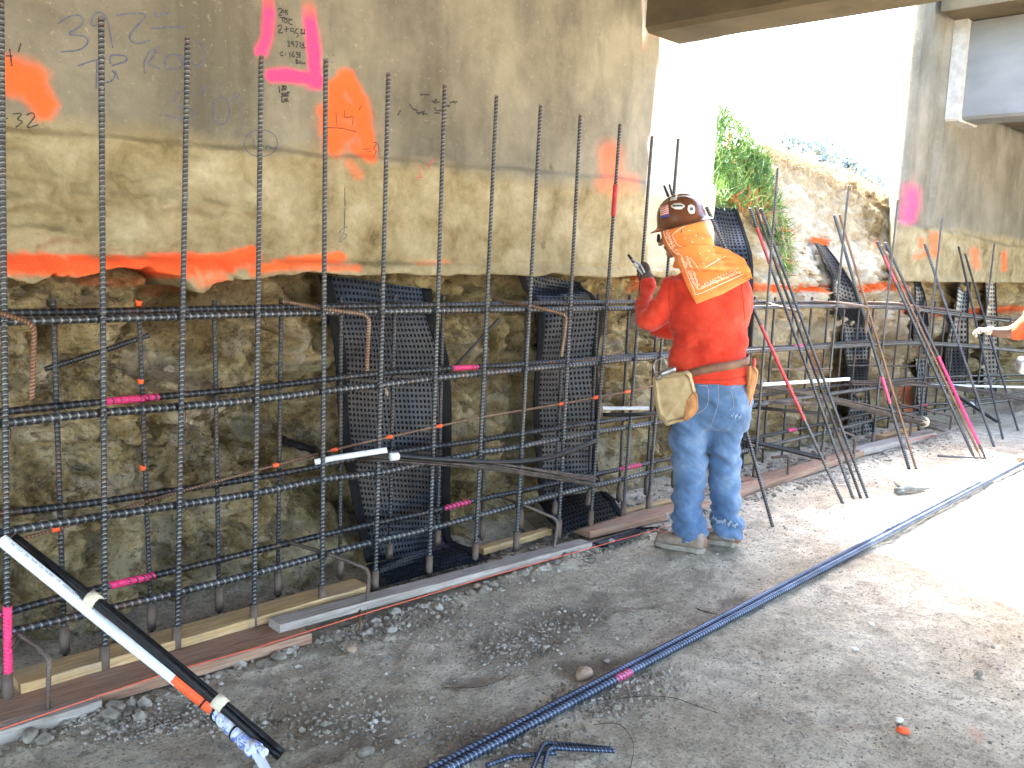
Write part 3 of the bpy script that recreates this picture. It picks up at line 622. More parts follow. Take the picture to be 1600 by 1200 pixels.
# thin spacer rod with orange dots
thin = [(-30, 858), (85, 828), (250, 777), (430, 727), (521, 703), (607, 683), (685, 666), (762, 650), (877, 631), (931, 621), (980, 612), (1040, 598)]
P3 = smooth_path([OY(*p, YR - .05) for p in thin], 4); b = MB(); rebar(b, P3, .0055, .012, 6); cagepart(b.build('thin_rod', M['rusty']))
def at_px(path, x):
    px, py = project(np.array([tuple(p) for p in path])); i = int(np.argmin(np.abs(px - x))); return i
def band(path, x0, x1, r, mat, name='paint_band'):
    Q = resample(path, .01); i, j = sorted((at_px(Q, x0), at_px(Q, x1))); j = max(j, i + 2)
    b = MB(); sg = Q[i:j + 1]; rebar(b, sg, r, .027, 10, .2, .9); return cagepart(b.build(name, mat))
for x in (85, 430, 521, 607, 685, 877, 931, 980): band(P3, x - 4, x + 4, .0085, M['orange'])
for hi, x0, x1 in ((3, 160, 243), (7, 168, 240), (7, -5, 14), (3, 705, 745), (7, 693, 731), (7, 968, 998), (7, 1230, 1242), (3, 1240, 1252), (7, 1436, 1446)):
    band(hpaths[hi][0], x0, x1, hpaths[hi][1] * 1.035, M['pink'])
# pink / red marks on uprights
def vband(i, z0, z1, mat, rear=False):
    if rear: a = Vector((rbX[i], YR, z0)); b_ = Vector((rbX[i], YR, z1)); r = .0108
    else:
        T, B = fbX[i]; f = lambda z: B.lerp(T, (z - B.z) / (T.z - B.z)); a, b_ = f(z0), f(z1); r = .0118
    b = MB(); rebar(b, [a, b_], r, .0125, 10); cagepart(b.build('paint_band', mat))
vband(0, .10, .34, M['pink']); vband(10, 1.72, 1.88, M['red_paint'])
vband(1, 1.27, 1.288, M['orange'], True); vband(1, .985, 1.0, M['orange'], True); vband(1, .66, .675, M['orange'], True)
# tie wires
tw = MB()
for hi, (path, r, kd) in enumerate(hpaths):
    A = np.array([tuple(p) for p in path])
    xs = [(B.lerp(T, .4).x, YF) for T, B in fbX] if kd == 'F' else [(x, YR) for x in rbX]
    for x, Yv in xs:
        if x > 7.5 or x < A[0, 0]: continue
        z = float(np.interp(x, A[:, 0], A[:, 2])); y = float(np.interp(x, A[:, 0], A[:, 1])); yy = Yv - .0125 if kd == 'F' else y - r - .002
        e = .02; f_ = random.choice((-1, 1)); yb = y + r + .001 if kd == 'F' else y - r
        tube(tw, smooth_path([(x - e * f_, (y + Yv) / 2, z + .019), (x - .008 * f_, yy, z + .009), (x + .008 * f_, yy, z - .009), (x + e * f_, (y + Yv) / 2, z - .019)], 3), .0013, 5)
        tl = Vector((random.uniform(-.03, .03), -.02 * random.random(), random.uniform(-.045, .02)))
        p0 = Vector((x + .008, yy - .002, z - .008)); tube(tw, smooth_path([p0, p0 + tl * .5 + Vector((0, -.008, .004)), p0 + tl], 3), .0012, 5)
o = cagepart(tw.build('tie_wire', M['wire_black'])); o['kind'] = 'stuff'
# hooked bars that reach out of the wall and bend down over the cage
def hook(pts, r=.0075, mat=None, name='hooked_bar', bend=.035):
    P3 = [OY(x, y, Y) for x, y, Y in pts]; b = MB(); rebar(b, bend_path(P3, bend, 6), r, .011, 8); return cagepart(b.build(name, mat or M['rusty']))
for h_ in ([(-25, 478, 3.2), (3, 490, 2.98), (54, 506, 2.90), (50, 622, 2.90)], [(440, 470, 3.2), (500, 482, 3.04), (577, 492, 2.88), (573, 578, 2.88)], [(770, 468, 3.3), (830, 478, 3.04), (886, 492, 2.92), (877, 556, 2.92)],
           [(1190, 470, 3.3), (1215, 479, 3.04), (1254, 488, 2.92), (1245, 530, 2.92)], [(1265, 471, 3.25), (1310, 473, 3.04), (1357, 480, 2.90), (1353, 520, 2.90)], [(1350, 472, 3.25), (1400, 474, 3.04), (1437, 480, 2.92), (1432, 516, 2.92)], [(1425, 478, 3.25), (1470, 482, 3.04), (1503, 487, 2.92), (1497, 516, 2.92)],
           [(1480, 492, 3.25), (1540, 494, 3.04), (1580, 497, 2.92), (1577, 522, 2.92)],
           [(20, 985, 3.05), (62, 1012, 2.93), (77, 1030, 2.88), (74, 1122, 2.86)], [(445, 845, 3.25), (520, 868, 3.0), (577, 890, 2.88), (571, 982, 2.87)], [(770, 772, 3.3), (820, 790, 3.0), (872, 812, 2.89), (864, 870, 2.88)],
           [(1205, 715, 3.0), (1233, 712, 2.9), (1230, 755, 2.9)], [(1285, 668, 3.2), (1310, 672, 3.0), (1337, 682, 2.9), (1333, 718, 2.9)], [(1405, 632, 3.2), (1450, 641, 3.0), (1487, 650, 2.9), (1484, 672, 2.9)], [(1390, 655, 3.0), (1424, 660, 2.9), (1420, 700, 2.9)]):
    dark = h_[0][1] > 600 or h_[0][0] > 1100
    hook(h_, .0072 if h_[0][0] < 1100 else .009, M['rusty'] if not dark else M['sleeve'])
hook([(70, 577, 3.42), (150, 552, 3.36), (232, 524, 3.30)], .0085, M['steel_dark'], 'stub_bar'); hook([(690, 595, 3.42), (780, 498, 3.34)], .007, M['steel_dark'], 'stub_bar')
hook([(1205, 577, 3.12), (1300, 576, 3.1)], .006, M['sleeve'], 'thin_rod'); hook([(1325, 571, 3.12), (1432, 572, 3.1)], .006, M['steel_dark'], 'thin_rod')

# ------------------------------------------------------------------ drainage mats
def mat_strip(label, rows, cells, group='black drainage mats on the soil face', grad=None, part=None, root=None, dimple=.005, name='drainage_mat'):
    """rows: (xl, yl, xr, yr, Y or ('g', z)); cells (across, down)"""
    Lp = []; Rp = []
    for xl, yl, xr, yr, Y in rows:
        if not isinstance(Y, tuple):
            hs = [soil_bvh.ray_cast(Vector(CAM), Vector(ray(xl + (xr - xl) * q_, yl + (yr - yl) * q_))) for q_ in (0, .12, .25, .4, .5, .65, .8, 1)]; hs = [h_[0].y for h_ in hs if h_[0]]
            if hs: Y = max(min([Y + (.02 if xl < 1000 else .3)] + [h_ - .035 for h_ in hs]), 3.275)
        if isinstance(Y, tuple): Lp.append(G(xl, yl, Y[1])); Rp.append(G(xr, yr, Y[1]))
        else: Lp.append(OY(xl, yl, Y)); Rp.append(OY(xr, yr, Y))
    Ls = smooth_path(Lp, 8); Rs = smooth_path(Rp, 8)
    na, nd = cells; mid = [(a + b) / 2 for a, b in zip(Ls, Rs)]; L = [0]
    for a, b in zip(mid, mid[1:]): L.append(L[-1] + (b - a).length)
    def at(s, t):
        d = t * L[-1]; i = min(max(int(np.searchsorted(L, d)) - 1, 0), len(L) - 2); f = (d - L[i]) / max(L[i + 1] - L[i], 1e-9)
        p = Ls[i].lerp(Ls[i + 1], f).lerp(Rs[i].lerp(Rs[i + 1], f), s)
        w = .012 * math.sin(s * 3.1 + t * 9) + .010 * math.sin(s * 7 + t * 4); nrm = Vector((0, -1, .3)) if p.z > .06 else Vector((0, 0, 1))
        return p + nrm * w * (.35 if p.z < .06 else 1)
    mb = MB(); eos = []; e = .09
    S_ = [e + (1 - 2 * e) * k / na for k in range(na + 1)]; T_ = [k / nd for k in range(nd + 1)]
    gridp = [[at(s, t) for t in T_] for s in S_]
    V = []; Fc = []
    for i in range(na):
        for j in range(nd):
            a, b, c, d = gridp[i][j], gridp[i + 1][j], gridp[i + 1][j + 1], gridp[i][j + 1]; m_ = (a + b + c + d) / 4; n = (b - a).cross(d - a)
            n = n.normalized() if n.length > 0 else Vector((0, 1, 0))
            if n.dot(Vector(CAM) - m_) > 0: n = -n
            k = len(V); V += [a, b, c, d]; inn = [m_ + (q - m_) * .52 for q in (a, b, c, d)]; V += inn; V += [q + n * dimple for q in inn]
            for q in range(4):
                r = (q + 1) % 4; Fc.append((k + q, k + r, k + 4 + r, k + 4 + q)); Fc.append((k + 4 + q, k + 4 + r, k + 8 + r, k + 8 + q))
            Fc.append((k + 8, k + 9, k + 10, k + 11))
    mb.add(V, Fc); mb.M = [1 if i_ % 9 == 8 else 0 for i_ in range(len(Fc))]
    o = mb.build('dimpled_sheet' if root is None else part, None, None, False, [M['mat'], M['hole']])
    for s0, s1 in ((0, e), (1 - e, 1)):
        q = [[at(s, t) + Vector((0, 0, 0)) for t in T_] for s in np.linspace(s0, s1, 4)]
        A = np.array([[tuple(p) for p in r] for r in q]); ed = MB(); ed.add(A.reshape(-1, 3).tolist(), grid_faces(A.shape[0], A.shape[1]))
        eo = ed.build('edge_strip', M['mat_edge']); eos.append(eo)
        md = eo.modifiers.new('solid', 'SOLIDIFY'); md.thickness = .004
    if root is None:
        root = empty(name, Rp[-1], label, 'drainage mat', group)
    attach(o, root)
    for eo in eos: eo.parent = o
    return root
r1 = mat_strip('widest black dimpled mat hanging under the orange painted lip, left of the worker', [(498, 430, 672, 452, 3.46), (510, 500, 682, 500, 3.42), (520, 560, 700, 565, 3.40), (532, 680, 702, 690, 3.38), (550, 790, 706, 800, 3.35), (572, 880, 708, 850, 3.24)], (24, 50))
mat_strip(None, [(572, 884, 708, 846, ('g', .085)), (578, 902, 735, 858, ('g', .06)), (588, 918, 764, 872, ('g', .042))], (26, 8), part='floor_flap', root=r1)
r2 = mat_strip('narrow black dimpled mat with a folded top corner, just left of the worker', [(838, 474, 944, 470, 3.42), (836, 520, 940, 512, 3.40), (834, 580, 931, 575, 3.38), (834, 650, 935, 648, 3.37), (836, 720, 936, 716, 3.34), (842, 775, 942, 758, 3.26)], (15, 36))
mat_strip(None, [(797, 420, 905, 442, 3.46), (815, 446, 918, 458, 3.42), (834, 474, 944, 472, 3.38)], (15, 8), part='folded_corner', root=r2)
mat_strip(None, [(838, 784, 944, 764, ('g', .075)), (856, 812, 960, 784, ('g', .06)), (878, 834, 976, 804, ('g', .045))], (16, 8), part='floor_flap', root=r2)
mat_strip('loose offcut of black mat lying flat in front of the planks by the worker', [(918, 852, 1000, 824, ('g', .016)), (940, 856, 1048, 826, ('g', .014))], (22, 6), name='mat_offcut')
mat_strip('black ribbed mat behind the worker beneath the green plants', [(1100, 322, 1150, 326, 3.52), (1106, 350, 1160, 352, 3.46), (1112, 385, 1172, 386, 3.42), (1118, 420, 1176, 415, 3.39), (1122, 470, 1174, 462, 3.37), (1124, 540, 1170, 540, 3.35), (1126, 640, 1170, 640, 3.34), (1128, 715, 1172, 708, 3.30)], (8, 60))
mat_strip('curving black mat running up the bright bank right of the worker', [(1272, 380, 1289, 384, 3.60), (1282, 405, 1312, 412, 3.52), (1294, 432, 1334, 447, 3.44), (1297, 462, 1346, 484, 3.39), (1315, 510, 1357, 514, 3.37), (1320, 560, 1357, 560, 3.36), (1322, 600, 1360, 600, 3.36), (1325, 690, 1368, 680, 3.32)], (7, 60))
mat_strip('slim black mat at the corner where the far wall begins', [(1421, 405, 1435, 405, 3.46), (1425, 440, 1438, 438, 3.42), (1426, 470, 1447, 470, 3.38), (1426, 525, 1449, 525, 3.36), (1432, 600, 1447, 600, 3.36), (1432, 690, 1450, 684, 3.3)], (5, 50))
mat_strip('black mat under the far wall between two leaning rods', [(1495, 422, 1517, 424, 3.44), (1491, 455, 1516, 460, 3.40), (1489, 490, 1512, 490, 3.38), (1477, 540, 1511, 540, 3.36), (1477, 600, 1510, 600, 3.36), (1480, 680, 1512, 672, 3.3)], (6, 40))
mat_strip('rightmost black mat in the shade under the far wall', [(1537, 442, 1555, 442, 3.44), (1536, 500, 1559, 500, 3.40), (1535, 600, 1557, 600, 3.38), (1535, 665, 1558, 662, 3.34)], (5, 34))

# ------------------------------------------------------------------ planks
def plank(name_label, a, b, w, h, mat, za=0., zb=None, over=.0):
    zb = za if zb is None else zb
    A = G(*a, za); B = G(*b, zb); d = B - A; L = d.length; n = 14
    me_b = MB(); V = []; Fc = []
    for i in range(n + 1):
        x = L * i / n; j = [.0015 * random.uniform(-1, 1) for _ in range(4)]; bv = .003
        sec = [(0 + j[0], bv), (bv, 0), (w - bv, 0), (w, bv), (w + j[1], h - bv), (w - bv, h + j[2]), (bv, h + j[3]), (0, h - bv)]
        V += [(x, y, z) for y, z in sec]
    for i in range(n):
        for k_ in range(8): Fc.append((i * 8 + k_, (i + 1) * 8 + k_, (i + 1) * 8 + (k_ + 1) % 8, i * 8 + (k_ + 1) % 8))
    Fc.append(tuple(range(8))); Fc.append(tuple(n * 8 + k_ for k_ in range(7, -1, -1))); me_b.add(V, Fc)
    o = me_b.build('plank', mat, None, False); o.location = A; o.rotation_euler = (0, -math.atan2(d.z, math.hypot(d.x, d.y)), math.atan2(d.y, d.x))
    return tag(o, name_label, 'plank', 'planks along the foot of the cage')
plank('reddish plank in the lower left corner with the orange string over it', (-60, 1166), (487, 1005), .165, .040, M['wood_red'], -.002)
plank('long weathered grey plank with a squared-off left end beside the mats', (437, 990), (925, 858), .085, .034, M['wood_grey'], .040, .004)
plank('short reddish brown plank just left of the worker', (922, 842), (1112, 796), .13, .042, M['wood_red'], -.002)
plank('reddish plank right of the worker beneath the leaning rods', (1150, 781), (1350, 713), .12, .045, M['wood_red'], -.002)
plank('grey brown plank beyond the reddish one, farthest along the cage', (1343, 714), (1462, 684), .11, .055, M['wood_grey'], -.002)
plank('pale yellow plank laid on the red one at the soil side, left', (33, 1086), (577, 928), .12, .036, M['wood_yellow'], .034)
plank('dark red plank underneath the pale yellow plank', (36, 1104), (553, 952), .12, .035, M['wood_red'], -.003)
plank('grey end of a short board in front of the reddish plank, bottom left corner', (-60, 1187), (160, 1118), .05, .05, M['wood_grey'], -.012)
plank('yellowish board piece between the wide mat and the narrow mat', (756, 868), (862, 836), .05, .035, M['wood_yellow'], -.002)
plank('pale board piece behind the short reddish plank near the boots', (978, 808), (1060, 788), .05, .035, M['wood_yellow'], -.002)
plank('dark reddish board nearer the soil, right of the worker', (1160, 760), (1235, 742), .06, .04, M['wood_red'], -.002)
plank('short yellowish board lying by the far mat', (1380, 688), (1432, 674), .06, .04, M['wood_yellow'], -.002)
mb = MB(); P3 = [G(-60, 1160, .046), G(250, 1055, .046), G(400, 1012, .05), G(560, 962, .05), G(740, 908, .03), G(920, 857, .03), G(1045, 822, .03)]
tube(mb, P3, .0022, 6); tag(mb.build('string_line', M['string']), 'orange string line stretched along the planks in front of the cage', 'string')
mb = MB(); tube(mb, [G(1150, 749, .03), G(1300, 716, .03), G(1460, 680, .03)], .0035, 6); tag(mb.build('string_line', M['string']), 'orange string line continuing right of the worker', 'string')
mb = MB(); tube(mb, [G(562, 985, 0), G(562, 955, .02) + Vector((0, 0, .03))], .006, 8); tag(mb.build('stake', M['rusty']), 'short rusty stake holding the orange string below the grey plank', 'stake')

# ------------------------------------------------------------------ leaning rods
def lean(label, a, b, r, mat, group, Yt=3.24, pa=None):
    r = r * .88; A = G(*a) ; B = OY(b[0], b[1], Yt); d = B - A
    hh = OY(b[0], b[1], Yt); mb = MB(); rebar(mb, [A - d.normalized() * .01, B], r, .016, 8)
    o = mb.build('leaning_bar', mat); tag(o, label, 'rebar', group)
    if pa:
        p = MB(); rebar(p, [A.lerp(B, pa[0]), A.lerp(B, pa[1])], r * 1.04, .016, 10); p.build('paint_band', M['pink'] if len(pa) < 3 else pa[2], o)
    return o
gl = 'loose bars leaning on the cage'
lean('red painted bar leaning on the cage nearest to the worker', (1317, 787), (1104, 324), .0105, M['steel'], gl, pa=(.28, .60, M['red_paint']))
lean('left bar of the three dark leaning bars right of the worker', (1333, 779), (1172, 326), .0105, M['steel'], gl, pa=(.80, .93, M['red_paint']))
lean('middle bar of the three dark leaning bars right of the worker', (1345, 778), (1180, 324), .0100, M['steel_dark'], gl)
lean('right bar of the three dark leaning bars right of the worker', (1355, 777), (1189, 327), .0105, M['steel'], gl)
lean('short bar leaning at the worker\'s right leg', (1207, 822), (1140, 580), .0105, M['steel'], gl, 2.80)
lean('dark bar of the leaning pair before the curving mat', (1420, 731), (1304, 337), .0125, M['steel'], gl, pa=(.25, .35))
lean('rusty brown bar of the leaning pair before the curving mat', (1431, 731), (1312, 336), .010, M['rusty'], gl)
lean('grey bar in the pink striped group of leaning bars', (1521, 712), (1371, 378), .013, M['steel'], gl, pa=(.80, .93, M['red_paint']))
lean('rusty bar in the middle of the pink striped group', (1531, 712), (1378, 384), .010, M['rusty'], gl)
lean('bar with a long pink stripe at the right of its group', (1538, 712), (1384, 380), .012, M['steel'], gl, pa=(.05, .45))
lean('single grey bar leaning beyond the pink striped group', (1553, 697), (1445, 382), .012, M['steel'], gl)
lean('left of the two far thin bars leaning in shade', (1567, 686), (1498, 386), .011, M['steel_dark'], gl)
lean('right of the two far thin bars leaning in shade', (1591, 673), (1508, 397), .011, M['steel_dark'], gl)

# ------------------------------------------------------------------ pipes and wire bundles
def pipe(mb, P, r, n=16, wall_=.25):
    tube(mb, P, r, n, cap=False); rr = r * (1 - wall_)
    P = [Vector(p) for p in P]
    for end, nxt in ((P[0], P[1]), (P[-1], P[-2])):
        t, u, w = frames([end, nxt])[0]; V = []
        for k_ in range(n):
            a = 2 * math.pi * k_ / n; d = u * math.cos(a) + w * math.sin(a); V.append(end + d * r)
        for k_ in range(n):
            a = 2 * math.pi * k_ / n; d = u * math.cos(a) + w * math.sin(a); V.append(end + d * rr)
        for k_ in range(n):
            a = 2 * math.pi * k_ / n; d = u * math.cos(a) + w * math.sin(a); V.append(end + d * rr + t * r * 1.5)
        Fc = []
        for k_ in range(n):
            j = (k_ + 1) % n; Fc += [(k_, j, n + j, n + k_), (n + k_, n + j, 2 * n + j, 2 * n + k_)]
        Fc.append(tuple(2 * n + k_ for k_ in range(n))); mb.add(V, Fc)
# near left pipe: from the cage down to the ground in the foreground
pA = OY(2, 843, 2.93); pB = G(338, 1112, .07); pC = G(400, 1175, .05)
root = empty('pvc_pipe', tuple(G(400, 1175, .0)), 'long white pipe with orange band and blue tape sloping to the foreground floor', 'pipe')
mb = MB(); pipe(mb, [pA, pA.lerp(pB, .5) + Vector((0, 0, -.004)), pB], .0185); attach(mb.build('pipe_body', M['pvc']), root)
body_pipe = [pA, pB]
mb = MB(); tube(mb, [pA.lerp(pB, .80), pA.lerp(pB, .84), pA.lerp(pB, .985)], [.0189, .0194, .0196], 16, cap=False); attach(mb.build('orange_band', M['orange']), root)
mb = MB(); tube(mb, resample(smooth_path([pB, pB.lerp(pC, .5), pC], 6), .012), [.0225 + .003 * math.sin(i * 1.7) for i in range(len(resample(smooth_path([pB, pB.lerp(pC, .5), pC], 6), .012)))], 14); attach(mb.build('tape_wrap', M['bluetape']), root)
mb = MB()
for f in (.06, .55): q = pB.lerp(pC, f); d = (pC - pB).normalized() * .004; tube(mb, [q - d, q + d], .027, 16)
q = pB.lerp(pA, .06); d = (pA - pB).normalized() * .003; tube(mb, [q - d, q + d], .0215, 16); attach(mb.build('black_tie', M['black_tube']), root)
pD = G(430, 1230, .02)
mb = MB(); pipe(mb, [pC, pC.lerp(pD, .5), pD], .014); attach(mb.build('lower_tube', M['pvc']), root)
mb = MB(); n1_ = G(396, 1165, .065); n2_ = G(414, 1176, .07); tube(mb, [n1_, n1_.lerp(n2_, .45)], .017, 6); pipe(mb, [n1_.lerp(n2_, .4), n2_], .012); attach(mb.build('hose_nozzle', M['bluetape']), root)
# printed text strip on the pipe: small illegible marks
mb = MB(); side = Vector(CAM) - pA.lerp(pB, .3); ax = (pB - pA).normalized(); sd = (side - ax * side.dot(ax)).normalized(); up_ = ax.cross(sd).normalized()
t_ = .04
while t_ < .42:
    q = pA.lerp(pB, t_); f = sd * math.cos(.55) - up_ * math.sin(.55); hh_ = random.choice((.004, .006, .006)); tn = ax.cross(f)
    for s_ in range(random.choice((1, 2, 2))):
        c_ = q + ax * s_ * .003 + f * .0188; mb.add([c_ - tn * hh_ / 2 - ax * .0006, c_ - tn * hh_ / 2 + ax * .0006, c_ + tn * hh_ / 2 + ax * .0012, c_ + tn * hh_ / 2], [(0, 1, 2, 3)])
    mb.add([q + ax * .0 + f * .0188 + tn * .002, q + ax * .004 + f * .0188 + tn * .002, q + ax * .004 + f * .0188 + tn * .003, q + f * .0188 + tn * .003], [(0, 1, 2, 3)])
    t_ += random.choice((.008, .008, .008, .02))
attach(mb.build('printed_marks', M['marker_blue'], None, False), root)
def bundle(label, P, n, r, rs, mat, ends=.04, name='wire_bundle', fan=0.0, tapes=(), strand=None, group='bundled anchor strands'):
    root = empty(name, tuple(P[-1]), label, 'cable bundle', group)
    Q = resample(smooth_path(P, 6), .03); fr = frames(Q)
    for i in range(n):
        a0 = 2 * math.pi * i / max(n - 1, 1); q = 0 if i == n - 1 else r; mb = MB(); pts = []
        cut = 1 - ends * random.random(); ph = random.uniform(-.4, .4)
        for j, (p, (t, u, w)) in enumerate(zip(Q, fr)):
            f = j / (len(Q) - 1)
            if f > cut: break
            a = a0 + f * 2.0 + ph; k_ = q * (1 + fan * f * f * 3); pts.append(p + u * math.cos(a) * k_ + w * math.sin(a) * k_)
        tube(mb, pts, rs, 6); attach(mb.build(strand or 'strand', mat), root)
    for f in tapes:
        i = int(f * (len(Q) - 1)); i = min(max(i, 1), len(Q) - 2); t = fr[i][0]; mb = MB(); tube(mb, [Q[i] - t * .018, Q[i] + t * .018], r * (1 + fan * f * f * 3) + rs * 1.6, 14); attach(mb.build('tape_band', M['tantape']), root)
    return root
bundle('black flat strand bundle lying beside the long white pipe in the foreground', (lambda a_, b_: [a_, a_.lerp(b_, .33) + Vector((0, 0, .012)), a_.lerp(b_, .66) + Vector((0, 0, .010)), b_])(OY(22, 842, 2.985), G(452, 1190, .012)), 9, .012, .0068, M['wire_black'], .03, tapes=(.30, .76))
# middle pipe and bundle
root = empty('pvc_pipe', tuple(OY(605, 705, 2.94)), 'short white pipe lying on the bars in front of the widest mat', 'pipe')
mb = MB(); pipe(mb, [OY(492, 722, 3.10), OY(520, 716, 3.06), OY(605, 703, 2.93)], .0125); attach(mb.build('pipe_body', M['pvc']), root)
mb = MB(); tube(mb, smooth_path([OY(440, 686, 3.52), OY(460, 694, 3.42), OY(492, 704, 3.30), OY(512, 714, 3.12)], 5), [.018 + .004 * math.sin(i * 2.1) for i in range(16)], 12); tag(mb.build('black_conduit', M['black_tube']), 'crumpled black conduit coming out of the soil hole left of the widest mat', 'pipe')
bundle('brown wire bundle with cut ends drooping in front of the narrow mat', [OY(560, 715, 3.10), OY(616, 717, 2.95), OY(760, 728, 2.90), OY(860, 742, 2.86), OY(942, 754, 2.82)], 14, .014, .0035, M['wire'], .07, fan=.25)
root = empty('black_conduit', tuple(OY(932, 690, 2.96)), 'black hose curving up from the white tape ring to the narrow mat', 'pipe')
mb = MB(); pipe(mb, smooth_path([OY(618, 712, 2.93), OY(700, 719, 2.90), OY(800, 722, 2.90), OY(870, 712, 2.92), OY(932, 688, 2.95)], 8), .0125, 12); attach(mb.build('hose_body', M['black_tube']), root)
mb = MB(); q0 = OY(611, 714, 2.925); q1 = OY(621, 713, 2.925); tube(mb, [q0, q1], .0175, 14); attach(mb.build('tape_ring', M['pvc']), root)
root = empty('pvc_pipe', tuple(OY(1014, 638, 2.93)), 'short white pipe end just left of the tool pouch', 'pipe')
mb = MB(); pipe(mb, [OY(942, 638, 3.1), OY(1014, 638, 2.93)], .0105); attach(mb.build('pipe_body', M['pvc']), root)
mb = MB(); tube(mb, smooth_path([OY(942, 648, 3.12), OY(990, 648, 3.0), OY(1024, 645, 2.94)], 4), .011, 10); tag(mb.build('black_conduit', M['black_tube']), 'black tube just under the short pipe end at the pouch', 'pipe')
bundle('long pale strand bundle pointing out right of the worker with tan tape', [OY(1168, 602, 3.2), OY(1270, 618, 3.05), OY(1400, 648, 2.90), OY(1476, 668, 2.80)], 10, .018, .0055, M['wire'], .06, fan=.5, tapes=(.86,))
bundle('short upper strand pair behind the worker\'s right hip', [OY(1172, 627, 3.15), OY(1230, 630, 2.95), OY(1297, 631, 2.85)], 5, .010, .0045, M['wire'], .05)
bundle('dark strand pair just below the shorter pale one', [OY(1172, 636, 3.15), OY(1230, 641, 2.95), OY(1288, 647, 2.85)], 4, .010, .0045, M['wire_black'], .05)
mb = MB(); pipe(mb, [OY(1160, 686, 3.1), OY(1210, 698, 2.95), OY(1288, 717, 2.75)], .0165, 12); tag(mb.build('black_conduit', M['black_tube']), 'straight black pipe ending at the red leaning bar', 'pipe')
mb = MB(); pipe(mb, [OY(1190, 601, 3.12), OY(1326, 592, 2.95)], .013, 12); tag(mb.build('pvc_pipe', M['pvc']), 'white pipe lying across the bars right of the worker', 'pipe')
bundle('pale strands stretching to the right edge over the far mats', [OY(1330, 598, 3.1), OY(1440, 600, 2.95), OY(1530, 612, 2.7), OY(1640, 636, 2.4)], 6, .016, .006, M['wire'], .05, fan=.4)
mb = MB(); pipe(mb, [OY(1395, 601, 3.05), OY(1475, 602, 2.95), OY(1640, 606, 2.6)], .012, 12); tag(mb.build('pvc_pipe', M['pvc']), 'thin white pipe reaching the right edge of the picture', 'pipe')
mb = MB(); pipe(mb, [OY(1490, 615, 3.0), OY(1560, 660, 2.72), OY(1602, 692, 2.5)], .016, 12)
o = mb.build('black_conduit', M['black_tube']); tag(o, 'black pipe with two pale rings sloping to the ground at the right edge', 'pipe')
mb = MB()
for a_, b_, Y in (((1517, 631), (1520, 634), 2.9), ((1576, 671), (1580, 674), 2.62)): tube(mb, [OY(*a_, Y), OY(*b_, Y)], .021, 12)
mb.build('tape_ring', M['pvc'], o)
mb = MB(); rebar(mb, [OY(1530, 605, 3.0), OY(1573, 589, 2.9)], .011, .016); tag(mb.build('loose_bar', M['steel']), 'short pale bar end poking up near the far worker', 'rebar')

# ------------------------------------------------------------------ bars on the ground
def gbar(label, pts, r, mat, z=None, name='ground_bar', bend=None, group=None, pitch=.018):
    r = r * .88; P3 = [G(x, y, (r if z is None else z) + .004) for x, y in pts]; P3 = bend_path(P3, bend, 6) if bend else [P3[0].lerp(P3[-1], t_) for t_ in np.linspace(0, 1, 12)] if len(pts) > 5 else P3
    mb = MB(); rebar(mb, P3, r, pitch, 10, .11, .7); o = mb.build(name, mat); return tag(o, label, 'rebar', group), P3
a1, Pa = gbar('upper of the two long blue-black bars lying across the floor', [(640, 1219), (800, 1135), (1000, 1029), (1200, 921), (1300, 867), (1400, 817), (1532, 754)], .0150, M['steel_blue'])
_A = G(640, 1219, .015); _B = G(1532, 754, .015); _d = (_B - _A).normalized(); _o = Vector((_d.y, -_d.x, 0)) * .036; Pb = [_A + _o + _d * t_ for t_ in np.linspace(-.2, (_B - _A).length + 2.6, 40)]
Pb = [p  for i_, p in enumerate(Pb)]
for p in Pb: p.z = .019
_m = MB(); rebar(_m, Pb, .0132, .018, 10, .2, .7); a2 = _m.build('ground_bar', M['steel_blue']); tag(a2, 'lower of the two long blue-black bars lying across the floor', 'rebar')
Q = resample(Pb, .01); px_, py_ = project(np.array([tuple(p) for p in Q])); i0 = int(np.argmin(np.abs(px_ - 960))); i1 = int(np.argmin(np.abs(px_ - 985)))
mb = MB(); rebar(mb, Q[i0:i1], .0137, .018, 10, .11, .7); o = mb.build('paint_band', M['pink'], a2)
gbar('outer of the two bent bars in the foreground floor', [(820, 1230), (850, 1160), (955, 1170)], .0085, M['steel_blue'], .012, 'bent_bar', .03, 'bent bars in the foreground', .012)
gbar('inner of the two bent bars in the foreground floor', [(842, 1230), (857, 1168), (959, 1173)], .0085, M['steel_blue'], .02, 'bent_bar', .03, 'bent bars in the foreground', .012)
gbar('short straight rusty bar end beside the bent bars', [(760, 1196), (800, 1182), (868, 1176)], .008, M['steel_blue'], None, 'loose_bar', None, None, .012)
def gwire(label, pts, r=.0012):
    mb = MB(); tube(mb, smooth_path([G(x, y, .006) for x, y in pts], 6), r, 5); tag(mb.build('loose_wire', M['wire_black']), label, 'wire', 'loose tie wires on the ground')
gwire('thin wire arching over the floor below the long bars', [(933, 1115), (960, 1095), (1000, 1088), (1050, 1090), (1095, 1105), (1122, 1114)])
gwire('thin hooked wire at the bottom edge near the bent bars', [(927, 1132), (960, 1130), (978, 1140), (990, 1165), (985, 1200), (980, 1215)])
gwire('curved wire on the floor near the brown gravel patch', [(690, 1075), (750, 1073), (790, 1058), (799, 1048)])
gwire('tangled wire in front of the planks left of the boots', [(800, 790), (850, 835), (890, 862), (922, 880), (930, 872), (912, 874), (880, 880), (835, 884)], .0016)
gwire('small bent wire left of the long bars at mid floor', [(1088, 950), (1100, 955), (1120, 960), (1090, 952)])
gwire('long loose wire near the far ground bars at right', [(1545, 710), (1570, 722), (1600, 724)], .003)
